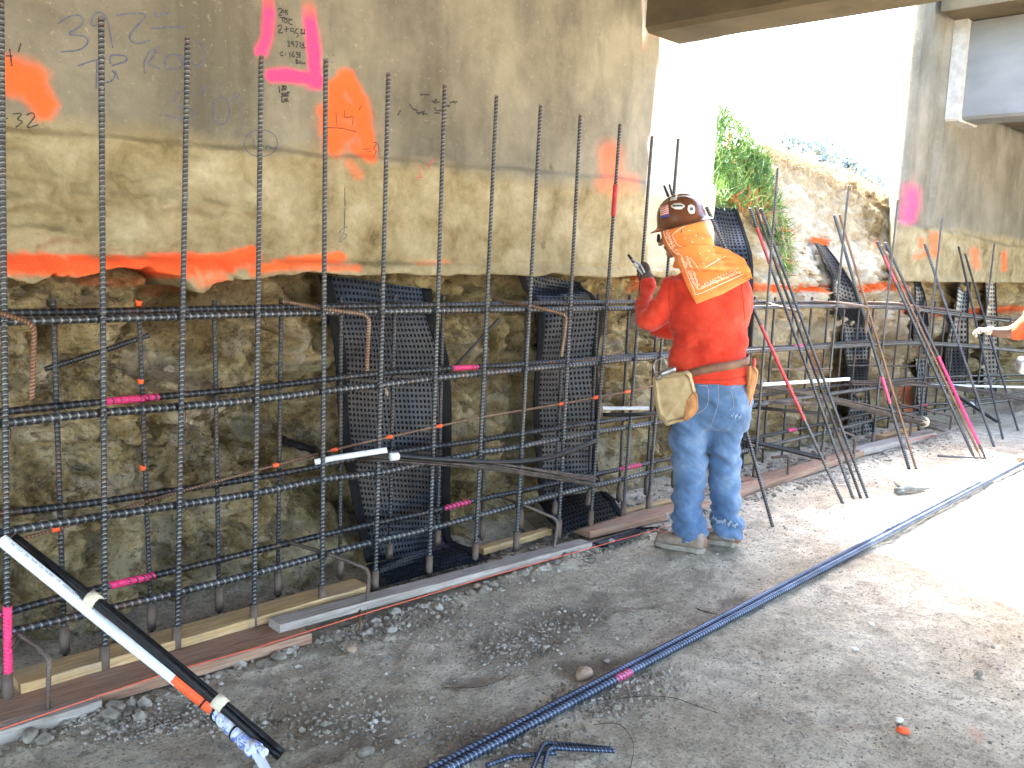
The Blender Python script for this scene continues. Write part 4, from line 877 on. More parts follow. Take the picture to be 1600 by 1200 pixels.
gwire('short wire on the floor beside the wooden board end', [(215, 1143), (250, 1132), (295, 1118)])
mb = MB(); rebar(mb, [G(1465, 712, .012), G(1490, 714, .012), G(1540, 716, .012)], .008, .014); tag(mb.build('loose_bar', M['steel']), 'short bar lying on the ground behind the rag', 'rebar')
# rag / glove on the ground
glove = MB()
def blob(mb, P, r, n=10, mi=0): tube(mb, P, r, n, mi)
tube(glove, smooth_path([G(1398, 765, .012), G(1405, 766, .02), G(1425, 764, .022), G(1453, 763, .010)], 4), [.008, .012, .017, .02, .022, .022, .021, .02, .018, .016, .014, .012, .006], 10)
tube(glove, [G(1410, 764, .02), G(1402, 758, .03), G(1397, 753, .035)], [.012, .01, .005], 8); tube(glove, [G(1412, 768, .016), G(1402, 770, .014), G(1397, 769, .012)], [.012, .012, .006], 8)
tube(glove, [G(1415, 763, .025), G(1419, 759, .032)], [.008, .004], 8)
M['glove_dark'] = simple('dirty_dark_glove', (.07, .075, .07), (.20, .21, .19), 30, .85, bump=.5)
tag(glove.build('work_glove', M['glove_dark']), 'crumpled dark work glove dropped on the bright floor', 'glove')

# ------------------------------------------------------------------ stones
def stone_geo(c, r, rng, sub=0):
    base = [(0, 0, 1), (.9, 0, .3), (.28, .85, .3), (-.72, .53, .25), (-.72, -.53, .3), (.28, -.85, .3), (.72, .53, -.4), (-.28, .85, -.4), (-.9, 0, -.4), (-.28, -.85, -.4), (.72, -.53, -.4)]
    s = (rng.uniform(.8, 1.3), rng.uniform(.8, 1.3), rng.uniform(.5, .85)); a = rng.uniform(0, 6.28); ca, sa = math.cos(a), math.sin(a); V = []
    for x, y, z in base:
        j = rng.uniform(.8, 1.2); x, y, z = x * s[0] * j, y * s[1] * j, z * s[2] * j; V.append((c[0] + r * (x * ca - y * sa), c[1] + r * (x * sa + y * ca), c[2] + r * z))
    Fc = [(0, 1, 2), (0, 2, 3), (0, 3, 4), (0, 4, 5), (0, 5, 1), (1, 6, 2), (2, 6, 7), (2, 7, 3), (3, 7, 8), (3, 8, 4), (4, 8, 9), (4, 9, 5), (5, 9, 10), (5, 10, 1), (1, 10, 6)]
    return V, Fc
mb = MB(); rng = np.random.RandomState(3); cnt = 0
cl = [((860, 980), 110, 28), ((800, 1010), 90, 26), ((620, 960), 130, 22), ((760, 1160), 110, 30), ((520, 1120), 130, 40), ((300, 1120), 120, 20), ((1000, 1060), 60, 16), ((180, 1130), 80, 16), ((560, 985), 110, 14), ((1290, 745), 60, 14), ((1480, 695), 60, 12), ((940, 1095), 80, 20)]
for (c, sx_, sy_) in cl:
    for _ in range(520):
        x = c[0] + rng.normal() * sx_ * .6; y = c[1] + rng.normal() * sy_ * .7
        if y < 560: continue
        g = G(x, y, 0); 
        if g.y > 2.86 or g.x > 9: continue
        r = float(rng.gamma(2, .0016) + .0016); V, Fc = stone_geo((g.x, g.y, float(ground_h(g.x, g.y)) + r * .25), min(r, .014), rng); mb.add(V, Fc)
for _ in range(15000):
    x = rng.uniform(.7, 6.5) ; y = rng.uniform(.5, 2.86)
    if rng.uniform() > .35 + .9 * float(fbm(x * 2.2, y * 2.2, 0, 2, 77)): continue
    r = float(rng.gamma(2, .0011) + .0011); V, Fc = stone_geo((x, y, float(ground_h(x, y)) + r * .2), min(r, .010), rng); mb.add(V, Fc)
tag(mb.build('gravel', M['gravel'], None, False), 'small gravel scattered over the dusty floor', 'gravel', None, 'stuff')
mb = MB()
for _ in range(2600):                         # crumbs of soil at the foot of the bank and along the planks
    x = rng.uniform(.7, 9) ; y = 3.06 + abs(rng.normal()) * .13 if rng.uniform() < .65 else 2.83 - abs(rng.normal()) * .06
    if y > 3.42: continue
    r = float(rng.gamma(2, .004) + .003); V, Fc = stone_geo((x, y, float(ground_h(x, y)) + r * .3), min(r, .028), rng); mb.add(V, Fc)
tag(mb.build('soil_crumbs', M['gravel'], None, False), 'loose soil clods along the foot of the excavated bank', 'soil', None, 'stuff')
MATX = [(2.05, 3.25), (3.45, 4.6), (5.3, 6.5), (7.3, 8.9)]
mb = MB(); rng = np.random.RandomState(23); ix = np.where((sxs > .7) & (sxs < 9.5))[0]
for _ in range(5200):
    a_ = int(rng.choice(ix)); b_ = int(rng.randint(3, 112)); p = SOILP[a_, b_]
    if any(a0 < p[0] < a1 for a0, a1 in MATX): continue
    if float(fbm(p[0] * 3, p[2] * 3, 0, 3, 140)) < -.12 + .4 * rng.uniform(-1, 1): continue
    r = min(float(rng.gamma(1.6, .0085) + .005), .045) * (1.0 if p[0] < 5 else .8); V, Fc = stone_geo((p[0], p[1] + .25 * r, p[2]), r, rng); mb.add(V, Fc)
tag(mb.build('embedded_clods', M['soil'], None, False), 'clods and pebbles bedded in the excavated soil face', 'soil', None, 'stuff')
k = Mt('brown_cobble', .8, 0, .3); k.color(k.ramp(k.noise(30, 5), [(.3, (.24, .15, .10)), (.7, (.45, .34, .25))])); k.bump(k.noise(60, 4), .3, .003); M['cobble'] = k.m
def single_stone(label, x, y, r, mat, sq=.7, seed=0):
    g = G(x, y, 0); u = np.linspace(0, 2 * math.pi, 17)[:-1]; v = np.linspace(.02, math.pi - .02, 10); V = []
    for b in v:
        for a in u:
            p = np.array([math.sin(b) * math.cos(a) * 1.25, math.sin(b) * math.sin(a) * .85, math.cos(b) * sq]); n = 1 + .16 * float(fbm(p[0] * 1.6 + seed, p[1] * 1.6, p[2] * 1.6, 2, 5)); V.append(p * n * r)
    Fc = [(i * 16 + j, (i + 1) * 16 + j, (i + 1) * 16 + (j + 1) % 16, i * 16 + (j + 1) % 16) for i in range(9) for j in range(16)]; Fc += [tuple(range(16)), tuple(9 * 16 + j for j in range(15, -1, -1))]
    me = mesh_from('stone', V, Fc); o = link('stone', me, mat); o.location = (g.x, g.y, r * sq * .55); o.rotation_euler = (0, 0, seed); tag(o, label, 'stone', 'single stones on the floor')
single_stone('smooth brown cobble touching the long ground bars', 912, 1058, .034, M['cobble'], .7, .3)
single_stone('grey rounded stone at the left below the board end', 47, 1155, .026, M['gravel'], .8, 1)
single_stone('grey lump among rubble beside the board end', 178, 1108, .028, M['gravel'], .7, 2)
single_stone('rounded stone lowest in the rubble at bottom centre', 572, 1178, .022, M['gravel'], .7, 3)
single_stone('pale stone in the dark gravel patch at mid floor', 900, 985, .022, M['gravel'], .6, 4)
single_stone('bright orange painted pebble on the right floor', 1411, 1144, .018, M['orange'], .6, 5)
single_stone('white chip above the orange pebble', 1405, 1127, .013, M['white'], .6, 6)
single_stone('light flat chip right of the ground bars', 1362, 976, .014, M['white'], .4, 7)
single_stone('pale flat chip lone on the bright floor', 1336, 1015, .013, M['white'], .4, 8)
single_stone('dark pointed stone near the right edge', 1529, 1055, .014, M['gravel'], .9, 9)
single_stone('small stone left of the grey plank end on the dirt', 745, 918, .018, M['cobble'], .7, 10)
single_stone('buff stone in rubble under the grey plank', 549, 1017, .02, M['cobble'], .8, 11)

# ------------------------------------------------------------------ plants, crest, distant slope
k = Mt('ice_plant_leaf', .45, 0, .5); oi = k.noise(7, 3, .8); c = k.ramp(oi, [(.38, (.03, .10, .02)), (.5, (.12, .27, .05)), (.6, (.36, .50, .17))]); k.color(c)
k.b.inputs['Subsurface Weight'].default_value = .0; k.b.inputs['Transmission Weight'].default_value = 0; M['leaf'] = k.m
M['leaf_red'] = simple('red_tipped_leaf', (.60, .10, .03), (.80, .22, .06), 20, .5, bump=0)
M['dry'] = simple('dry_straw', (.30, .20, .10), (.52, .40, .24), 20, .9, bump=0)
def leaf(mb, p, d, L, w, mi=0, curl=.3):
    d = d.normalized(); s = d.cross(Vector((0, 0, 1))); s = s.normalized() if s.length > .01 else Vector((1, 0, 0)); n = s.cross(d)
    V = []; pts = []
    for i, f in enumerate((0, .35, .7, 1)):
        c = p + d * L * f + Vector((0, 0, 1)) * curl * L * f * f; ww = w * (1, .95, .7, .05)[i]
        V += [c + s * ww, c - s * ww, c - n * ww * 1.1]
    Fc = []
    for i in range(3):
        for j in range(3): Fc.append((i * 3 + j, i * 3 + (j + 1) % 3, (i + 1) * 3 + (j + 1) % 3, (i + 1) * 3 + j))
    mb.add(V, Fc, mi)
poly = [(1106, 168), (1118, 160), (1140, 178), (1168, 195), (1176, 215), (1188, 232), (1200, 262), (1208, 300), (1228, 340), (1236, 380), (1240, 410), (1228, 432), (1218, 400), (1204, 372), (1186, 350), (1168, 330), (1148, 322), (1128, 318), (1108, 326)]
def inpoly(x, y, pl):
    c = False; j = len(pl) - 1
    for i in range(len(pl)):
        if (pl[i][1] > y) != (pl[j][1] > y) and x < (pl[j][0] - pl[i][0]) * (y - pl[i][1]) / (pl[j][1] - pl[i][1]) + pl[i][0]: c = not c
        j = i
    return c
mb = MB(); cnt = 0; py = random.Random(5)
while cnt < 3300:
    x = py.uniform(1100, 1245); y = py.uniform(158, 434)
    if not inpoly(x, y, poly): continue
    cnt += 1
    dpt = py.random()
    h = soil_bvh.ray_cast(Vector(CAM), Vector(ray(x, y)))
    Yb = h[0].y if h[0] and h[0].y < 6 else 4.25
    Yb = min(Yb, 4.4); Yp = Yb - .02 - .22 * dpt * py.random()
    p = OY(x, y, max(Yp, 3.46)) ; 
    if p.x < 5.38: p.x = 5.39 + py.random() * .05
    d = Vector((py.uniform(-.8, .8), py.uniform(-1, .2), py.uniform(-.6, .9))); hang = y > 330
    if hang: d.z -= .8
    red = (x > 1140 and x < 1200 and 305 < y < 345 and py.random() < .30) or (y > 345 and py.random() < .04) or py.random() < .01
    leaf(mb, p, d, py.uniform(.06, .14), py.uniform(.0035, .0055), 1 if red else (2 if hang and py.random() < .3 else 0), py.uniform(-.2, .5))
o = link('ice_plant', mb.mesh('ice_plant'), None, None, [M['leaf'], M['leaf_red'], M['dry']]); tag(o, 'green fleshy ground cover spilling over the bank beside the wall end', 'plant', None, 'stuff')
mb = MB()
for _ in range(1500):                         # straw and roots along the crest
    t = py.random(); x = 1185 + 225 * t; y = float(np.interp(x, [c_[0] for c_ in crest_px], [c_[1] for c_ in crest_px])) + py.gauss(4, 8)
    h = soil_bvh.ray_cast(Vector(CAM), Vector(ray(x, y))); p = h[0] if h[0] and h[0].y < 6 else OY(x, y, 4.15)
    d = Vector((py.uniform(-1, 1), py.uniform(-.6, .4), py.uniform(-.5, .5))).normalized(); L = py.uniform(.04, .16)
    tube(mb, [p, p + d * L * .5 + Vector((0, 0, .01)), p + d * L + Vector((0, 0, -.02))], .0016, 4)
tag(mb.build('dry_roots', M['dry']), 'dry straw and roots tangled along the bank crest', 'dry grass', None, 'stuff')
# concrete lump and sticks at crest
mb = MB(); V, Fc = stone_geo((0, 0, 0), .10, np.random.RandomState(8)); mb.add(V, Fc); o = mb.build('concrete_chunk', M['concrete_far'], None, False); hq = soil_bvh.ray_cast(Vector(CAM), Vector(ray(1383, 318)))[0]; o.location = hq if hq and hq.y < 5 else OY(1384, 318, 4.0); o.scale = (1.1, .9, 1.5); o.rotation_euler = (.5, .2, 0); tag(o, 'grey broken concrete lump perched on the crest near the far wall', 'rubble')
mb = MB(); tube(mb, [OY(1392, 300, 3.7), OY(1428, 322, 3.5)], .008, 6); tag(mb.build('dry_stick', M['dry']), 'dry stick poking out beside the concrete lump', 'stick')
# distant slope with pale brush
hx = np.linspace(-10, 160, 60); hy = np.linspace(40, 160, 24); HX, HY = np.meshgrid(hx, hy, indexing='ij')
HZ = 30 * sstep(40, 150, HY) * (1 - sstep(40, 160, HX) * .55) + 1.5 * fbm(HX * .05, HY * .05, 0, 3, 130)
me = grid_mesh('hillside', np.stack([HX, HY, HZ], -1), False); M['hill'] = simple('pale_dry_hillside', (.45, .47, .42), (.62, .62, .55), .2, .95)
tag(link('hillside', me, M['hill']), kind='structure')
M['brush'] = simple('hazed_brush', (.14, .19, .19), (.30, .37, .37), 1.5, .8, bump=0)  # distance haze and overexposure put into the grey-blue leaf colour
mb = MB(); rg = np.random.RandomState(9)
for _ in range(9000):
    xx = rg.uniform(1195, 1430); tp = np.interp(xx, [1195, 1240, 1300, 1350, 1430], [212, 208, 232, 262, 300]) + 7 * float(vnoise(xx * .12, 0., 0, 4)); yy = tp + rg.uniform(0, 1) ** 1.3 * 75
    c_ = OY(xx, yy, 20 + rg.uniform(-2, 3)); r = rg.uniform(.12, .35); a = rg.normal(size=3); a /= np.linalg.norm(a); b = np.cross(a, rg.normal(size=3)); b /= np.linalg.norm(b)
    a = Vector(a) * r; b = Vector(b) * r * .5; mb.add([c_ - a, c_ + b, c_ + a, c_ - b], [(0, 1, 2, 3)])
tag(mb.build('distant_brush', M['brush'], None, False), 'hazy pale bushes on the slope far beyond the bank crest', 'bushes', None, 'stuff')
# ------------------------------------------------------------------ people
def simple_cloth(name, c1, c2, c3, weave=900, wr=1.0):
    k = Mt(name, .9, 0, .15); f = k.noise(6, 5, .6, dist=.6); c = k.ramp(f, [(.3, c1), (.52, c2), (.72, c3)]); k.color(c)
    k.b.inputs['Sheen Weight'].default_value = .15
    k.bump(k.noise(9, 4, .55, dist=1.2), .5 * wr, .02); k.bump(k.noise(weave / 3, 2), .15, .0008); return k.m
M['shirt'] = simple_cloth('red_cotton_shirt', (.42, .028, .014), (.56, .045, .022), (.64, .075, .04))
M['denim'] = simple_cloth('faded_blue_denim', (.055, .105, .20), (.095, .165, .29), (.18, .26, .38))
M['denim_pale'] = simple('frayed_pale_denim', (.45, .52, .62), (.68, .72, .78), 60, .9)
M['seam'] = simple('denim_seam_thread', (.20, .22, .26), (.34, .34, .36), 90, .9, bump=0)
M['skin'] = simple('brown_skin', (.20, .095, .055), (.28, .14, .085), 20, .55)
M['skin_dark'] = simple('dark_brown_skin', (.07, .035, .02), (.12, .06, .035), 20, .5)
M['leather'] = simple('tan_suede_leather', (.30, .21, .10), (.50, .38, .21), 14, .9, bump=.6, bd=.004)
M['leather_brown'] = simple('brown_belt_leather', (.13, .06, .035), (.22, .11, .065), 20, .6)
M['leather_orange'] = simple('orange_brown_leather', (.36, .15, .05), (.52, .24, .09), 20, .7)
M['boot'] = simple('dusty_suede_boot', (.20, .15, .11), (.34, .27, .21), 25, .95, bump=.5)
M['sole'] = simple('dusty_boot_sole', (.24, .20, .16), (.38, .33, .27), 30, .95)
M['glove'] = simple('dirty_dark_glove_cloth', (.05, .04, .035), (.13, .10, .08), 30, .85)
M['glove_grey'] = simple('dusty_grey_glove', (.20, .17, .14), (.34, .30, .25), 30, .9)
M['tool'] = simple('worn_tool_steel', (.22, .23, .24), (.45, .46, .48), 30, .35, .8)
k = Mt('brown_hat_plastic', .22, 0, .6); k.color(k.ramp(k.noise(6, 5, .6), [(.35, (.10, .035, .018)), (.65, (.17, .065, .03))])); k.bump(k.noise(30, 3), .1, .002); M['hat'] = k.m
M['sticker'] = simple('white_sticker', (.55, .56, .55), (.82, .82, .80), 40, .5, bump=0)
M['sticker_red'] = simple('red_sticker', (.6, .03, .03), (.7, .05, .05), 40, .5, bump=0)
M['sticker_blue'] = simple('blue_sticker', (.03, .05, .25), (.05, .08, .35), 40, .5, bump=0)
M['sticker_dark'] = simple('dark_sticker_print', (.03, .03, .03), (.08, .08, .08), 40, .5, bump=0)
M['hair'] = simple('dark_hair', (.01, .008, .006), (.03, .022, .018), 60, .6)
M['bandana'] = simple_cloth('orange_bandana_cloth', (.74, .19, .035), (.82, .27, .07), (.88, .34, .11), wr=.7)
M['bandana_print'] = simple('pale_bandana_print', (.85, .55, .38), (.92, .70, .55), 60, .9, bump=0)
M['hivis'] = simple_cloth('bright_orange_shirt', (.42, .05, .015), (.52, .075, .025), (.6, .10, .04))

class Man:
    def __init__(s, base, right):
        s.b = Vector((base[0], base[1], 0)); s.r = Vector(right).normalized(); s.v = Vector((-s.r.y, s.r.x, 0))
        if s.v.dot(s.b) < 0: s.v = -s.v
    def P(s, u, w, z): return s.b + s.r * u + s.v * w + Vector((0, 0, z))
    def px(s, x, y, w=0.0):
        """point seen at pixel x, y on the upright plane w metres behind the figure's own"""
        d = Vector(ray(x, y)); o = s.b + s.v * w; t = (o - Vector(CAM)).dot(s.v) / d.dot(s.v); return Vector(CAM) + d * t
def loft(mb, secs, n=20, cap=True):
    """secs: (centre, half axis A, half axis B)"""
    V = []; Fc = []
    for c, a, b in secs:
        for k_ in range(n):
            t = 2 * math.pi * k_ / n; V.append(c + a * math.cos(t) + b * math.sin(t))
    for i in range(len(secs) - 1):
        for k_ in range(n): Fc.append((i * n + k_, i * n + (k_ + 1) % n, (i + 1) * n + (k_ + 1) % n, (i + 1) * n + k_))
    if cap: Fc.append(tuple(range(n - 1, -1, -1))); Fc.append(tuple((len(secs) - 1) * n + k_ for k_ in range(n)))
    mb.add(V, Fc)
def ismooth(secs, m=4):
    cs = smooth_path([q[0] for q in secs], m); A = smooth_path([q[1] for q in secs], m); B = smooth_path([q[2] for q in secs], m); return list(zip(cs, A, B))
def capsule(mb, P, R, n=12):
    """tapered limb with rounded ends"""
    P = smooth_path(P, 5) if len(P) > 2 else [Vector(P[0]).lerp(Vector(P[1]), t / 6) for t in range(7)]
    k_ = len(P); rr = list(np.interp(np.linspace(0, 1, k_), np.linspace(0, 1, len(R)), R)); a = (P[0] - P[1]).normalized(); b = (P[-1] - P[-2]).normalized()
    pre = [P[0] + a * rr[0] * math.sin(t) for t in (1.35, .9, .45)]; pr = [rr[0] * math.cos(t) for t in (1.35, .9, .45)]
    post = [P[-1] + b * rr[-1] * math.sin(t) for t in (.45, .9, 1.35)]; qr = [rr[-1] * math.cos(t) for t in (.45, .9, 1.35)]
    tube(mb, pre + P + post, pr + rr + qr, n)
def fuse(mb, name, mat, parent, voxel, disp=None, smooth_it=4):
    o = bpy.data.objects.new('tmp', mb.mesh('tmp')); COL.objects.link(o)
    m1 = o.modifiers.new('r', 'REMESH'); m1.mode = 'VOXEL'; m1.voxel_size = voxel
    m2 = o.modifiers.new('s', 'SMOOTH'); m2.iterations = smooth_it; m2.factor = .6
    dg = bpy.context.evaluated_depsgraph_get(); me = bpy.data.meshes.new_from_object(o.evaluated_get(dg)); bpy.data.objects.remove(o)
    me.name = name; n = len(me.vertices); co = np.zeros(n * 3); no = np.zeros(n * 3)
    me.vertices.foreach_get('co', co); me.vertex_normals.foreach_get('vector', no); co = co.reshape(-1, 3); no = no.reshape(-1, 3)
    if disp is not None: co = co + no * disp(co, no)[:, None]; me.vertices.foreach_set('co', co.ravel()); me.update()
    me.polygons.foreach_set('use_smooth', [True] * len(me.polygons)); me.materials.clear()
    o = link(name, me, mat); 
    if parent: attach(o, parent)
    return o, BVHTree.FromPolygons([tuple(c) for c in co.tolist()], [tuple(p.vertices) for p in me.polygons])
def hand(mb, wrist, fdir, palm_n, thumb, curl, s=1.0, r=.009):
    """wrist point, finger direction, direction the palm faces, thumb side; curl 0..1"""
    f = fdir.normalized(); n = (palm_n - f * palm_n.dot(f)).normalized(); t = thumb - f * thumb.dot(f) - n * thumb.dot(n); t = t.normalized()
    loft(mb, ismooth([(wrist, t * .026 * s, n * .020 * s), (wrist + f * .03 * s, t * .036 * s, n * .018 * s), (wrist + f * .07 * s, t * .042 * s, n * .016 * s), (wrist + f * .092 * s, t * .040 * s, n * .013 * s)], 3), 14)
    for i, (off, L) in enumerate(((.031, .070), (.011, .080), (-.011, .074), (-.031, .058))):
        p = wrist + f * .080 * s + t * off * s; d = f.copy(); pts = [p]
        for sg, c in zip((.45, .30, .25), (.7, .95, .8)):
            a = c * curl * 1.35; ang = a; nd = (d * math.cos(ang) + n * math.sin(ang)); nn = (n * math.cos(ang) - d * math.sin(ang)); pts.append(pts[-1] + nd * L * sg * s); d = nd; n_old = n; n = nn
        n = (palm_n - f * palm_n.dot(f)).normalized()
        capsule(mb, pts, [r * s, r * .95 * s, r * .85 * s], 10)
    p = wrist + f * .03 * s + t * .030 * s; q1 = p + (t * .6 + f * .6 + n * .3).normalized() * .035 * s; q2 = q1 + (f * .7 + n * .6 + t * .1).normalized() * .032 * s
    capsule(mb, [p, q1, q2], [r * 1.2 * s, r * 1.05 * s, r * .9 * s], 10)
def wrinkle(amp, dirv, fr, seed=0, sub=None):
    def f(co, no):
        a = co @ np.array(dirv); w = fbm(co[:, 0] * 3 + a * fr, co[:, 1] * 3 + a * fr * .4, co[:, 2] * fr * .8, 3, seed)
        r_ = ridge(co[:, 0] * 4 + 3, co[:, 1] * 4, co[:, 2] * fr * .6 + a * 2, 3, seed + 3)
        d = amp * (.6 * w + .7 * r_)
        return d * (sub(co) if sub else 1)
    return f
def patch(name, rows, bvh, mat, root, lift=.004, n=6, thick=.003, both=None):
    """cloth or sticker patch: rows of pixel corners laid on a surface"""
    A = []
    rows = [[Vector((x, y, 0)) for x, y in r] for r in rows]
    rr = [resample(r, 1e9) if False else r for r in rows]
    R = len(rows); Cn = len(rows[0]); mu = (R - 1) * n; mv = (Cn - 1) * n
    for i in range(mu + 1):
        a = min(i // n, R - 2); f = i / n - a; line = []
        for j in range(mv + 1):
            b = min(j // n, Cn - 2); g = j / n - b; q = rows[a][b].lerp(rows[a][b + 1], g).lerp(rows[a + 1][b].lerp(rows[a + 1][b + 1], g), f)
            d = Vector(ray(q.x, q.y)); h = bvh.ray_cast(Vector(CAM), d); line.append((h[0] - d * lift) if h[0] else None)
        A.append(line)
    if all(p is None for l in A for p in l): A[0][0] = mn.px(rows[0][0].x, rows[0][0].y, -.03)
    for _ in range(60):                      # fill the points that missed the surface from their neighbours
        miss = False
        for i in range(mu + 1):
            for j in range(mv + 1):
                if A[i][j] is None:
                    nb_ = [A[a][b] for a, b in ((i - 1, j), (i + 1, j), (i, j - 1), (i, j + 1)) if 0 <= a <= mu and 0 <= b <= mv and A[a][b] is not None]
                    if nb_:
                        m_ = sum(nb_, Vector()) / len(nb_); q_d = m_.length; a = min(i // n, R - 2); f = i / n - a; b = min(j // n, Cn - 2); g = j / n - b
                        q = rows[a][b].lerp(rows[a][b + 1], g).lerp(rows[a + 1][b].lerp(rows[a + 1][b + 1], g), f); d = Vector(ray(q.x, q.y)); A[i][j] = Vector(CAM) + d * (m_ - Vector(CAM)).length
                    else: miss = True
        if not miss: break
    G_ = np.array([[tuple(p) for p in l] for l in A]); me = grid_mesh(name, G_); o = link(name, me, mat)
    md = o.modifiers.new('solid', 'SOLIDIFY'); md.thickness = thick; md.offset = 0
    if root: attach(o, root)
    bv = BVHTree.FromPolygons([tuple(v) for v in G_.reshape(-1, 3).tolist()], [tuple(p.vertices) for p in me.polygons])
    return o, bv
def rib_on(name, strokes, w, bvh, mat, root, lift=.003, parent_obj=None):
    mb = MB()
    for s_ in strokes:
        pp = [Vector((p[0], p[1], 0)) for p in s_]; pp = resample(smooth_path(pp, 4) if len(pp) > 2 else pp, 1.2); P3 = []
        for p in pp:
            d = Vector(ray(p.x, p.y)); h = bvh.ray_cast(Vector(CAM), d)
            if h[0]: P3.append(h[0] - d * lift)
        V = []; Fc = []
        for i, p in enumerate(P3):
            if len(P3) < 2: break
            t = (P3[min(i + 1, len(P3) - 1)] - P3[max(i - 1, 0)]).normalized(); nn = Vector(CAM) - p; s__ = t.cross(nn).normalized() * w / 2; V += [p - s__, p + s__]
            if i and (P3[i] - P3[i - 1]).length < .05: Fc.append((2 * i - 2, 2 * i - 1, 2 * i + 1, 2 * i))
        mb.add(V, Fc)
    o = mb.build(name, mat, None, False)
    if parent_obj is not None:
        o.parent = parent_obj; o.matrix_parent_inverse = Matrix.Identity(4)
    else: attach(o, root)
    return o

foot = G(1086, 860)
mn = Man((3.95, 2.47), (foot.y, -foot.x, 0)) if False else Man((3.96, 2.47), (.529, -.848, 0))
man = empty('person', (3.96, 2.47, 0), 'worker in red shirt, blue jeans, brown hard hat and orange bandana tying bars with pliers', 'person')
U, Wv, Zv = mn.r, mn.v, Vector((0, 0, 1)); MP = 1 / 302.0     # metres per pixel at the figure
def sec(x, y, hw, d, w=0., tilt=0.):
    c = mn.px(x, y, w); a = (U * math.cos(tilt) + Zv * math.sin(tilt)) * hw * MP; return (c, a, Wv * d)
# -- shirt
sb = MB()
loft(sb, ismooth([sec(1098, 419, 19, .055, .0), sec(1100, 427, 34, .075, -.005, .02), sec(1103, 438, 53, .098, -.008, .02), sec(1106, 455, 60, .120, -.010), sec(1108, 485, 60, .130, -.008), sec(1109, 520, 59, .125, 0), sec(1108, 548, 58, .120, .01), sec(1106, 568, 58, .122, .012), sec(1106, 584, 59, .126, .012), sec(1112, 596, 60, .130, .012)], 5), 28)
eL = mn.px(1012, 507, -.01); wL = mn.px(1013, 446, .20)
capsule(sb, [mn.px(1052, 451, -.01), mn.px(1032, 482, -.02), eL], [.064, .062, .054], 16)
capsule(sb, [eL, mn.px(1008, 480, .09), wL], [.054, .048, .040], 16)
eR = mn.px(1148, 528, .17); wR = mn.px(1022, 512, .31)
capsule(sb, [mn.px(1152, 450, .0), mn.px(1156, 490, .09), eR], [.064, .060, .054], 16); capsule(sb, [eR, mn.px(1085, 522, .27), wR], [.054, .048, .042], 16)
shirt, shirt_bvh = fuse(sb, 'shirt', M['shirt'], man, .0085, lambda co, no: -.024 * np.maximum(0, ridge(co[:, 0] * 3 + co[:, 2] * 2.2, co[:, 1] * 3, co[:, 2] * 6.5, 2, 88) - .25) * (1.25 - sstep(1.1, 1.45, co[:, 2]) * .6) + wrinkle(.02, (.5, -.3, 1.0), 9, 3)(co, no) + .013 * np.sin(co[:, 2] * 42 + 5 * fbm(co[:, 0] * 5, co[:, 1] * 5, co[:, 2] * 5, 2, 90)) * np.maximum(0, fbm(co[:, 0] * 6, co[:, 1] * 6, co[:, 2] * 7, 2, 91) + .1), 5)
# -- jeans
jb = MB()
loft(jb, ismooth([sec(1108, 578, 53, .112, .012), sec(1110, 595, 56, .120, .012), sec(1112, 618, 60, .132, .012), sec(1108, 645, 62, .130, .015), sec(1106, 668, 61, .115, .02)], 4), 26)
loft(jb, ismooth([sec(1080, 640, 34, .115, .0), sec(1076, 680, 31, .105, -.005), sec(1077, 715, 28, .098, -.01), sec(1076, 745, 25, .088, -.012), sec(1075, 780, 24, .088, -.008), sec(1075, 805, 25, .092, -.004), sec(1078, 830, 27, .095, .0), sec(1080, 840, 26, .088, .0), sec(1081, 845, 25, .080, .0)], 4), 22)
loft(jb, ismooth([sec(1136, 640, 30, .115, .03), sec(1135, 680, 27, .105, .04), sec(1134, 715, 25, .098, .05), sec(1133, 745, 24, .088, .055), sec(1133, 780, 23, .086, .06), sec(1134, 805, 24, .088, .065), sec(1137, 828, 25, .092, .065), sec(1138, 834, 24, .085, .065), sec(1139, 839, 23, .078, .065)], 4), 22)
def jw(co, no):
    z = co[:, 2]; u = (co - np.array(mn.b)) @ np.array(U)
    w = -.026 * np.maximum(0, ridge(co[:, 0] * 4 + z * 2.5, co[:, 1] * 4, z * 7, 2, 48) - .2) + .014 * ridge(co[:, 0] * 3 + z * 2, co[:, 1] * 3, z * 9 + u * 6, 3, 44) * (sstep(1.05, .75, z) * .9 + .25)
    w = w + .006 * np.sin(z * 95 + 6 * fbm(u * 9, z * 5, 0, 2, 45)) * (1 - sstep(.10, .42, z)) ; return w + .003 * fbm(co[:, 0] * 14, co[:, 1] * 14, z * 14, 2, 46)
jeans, jeans_bvh = fuse(jb, 'jeans', M['denim'], man, .0085, jw, 5)
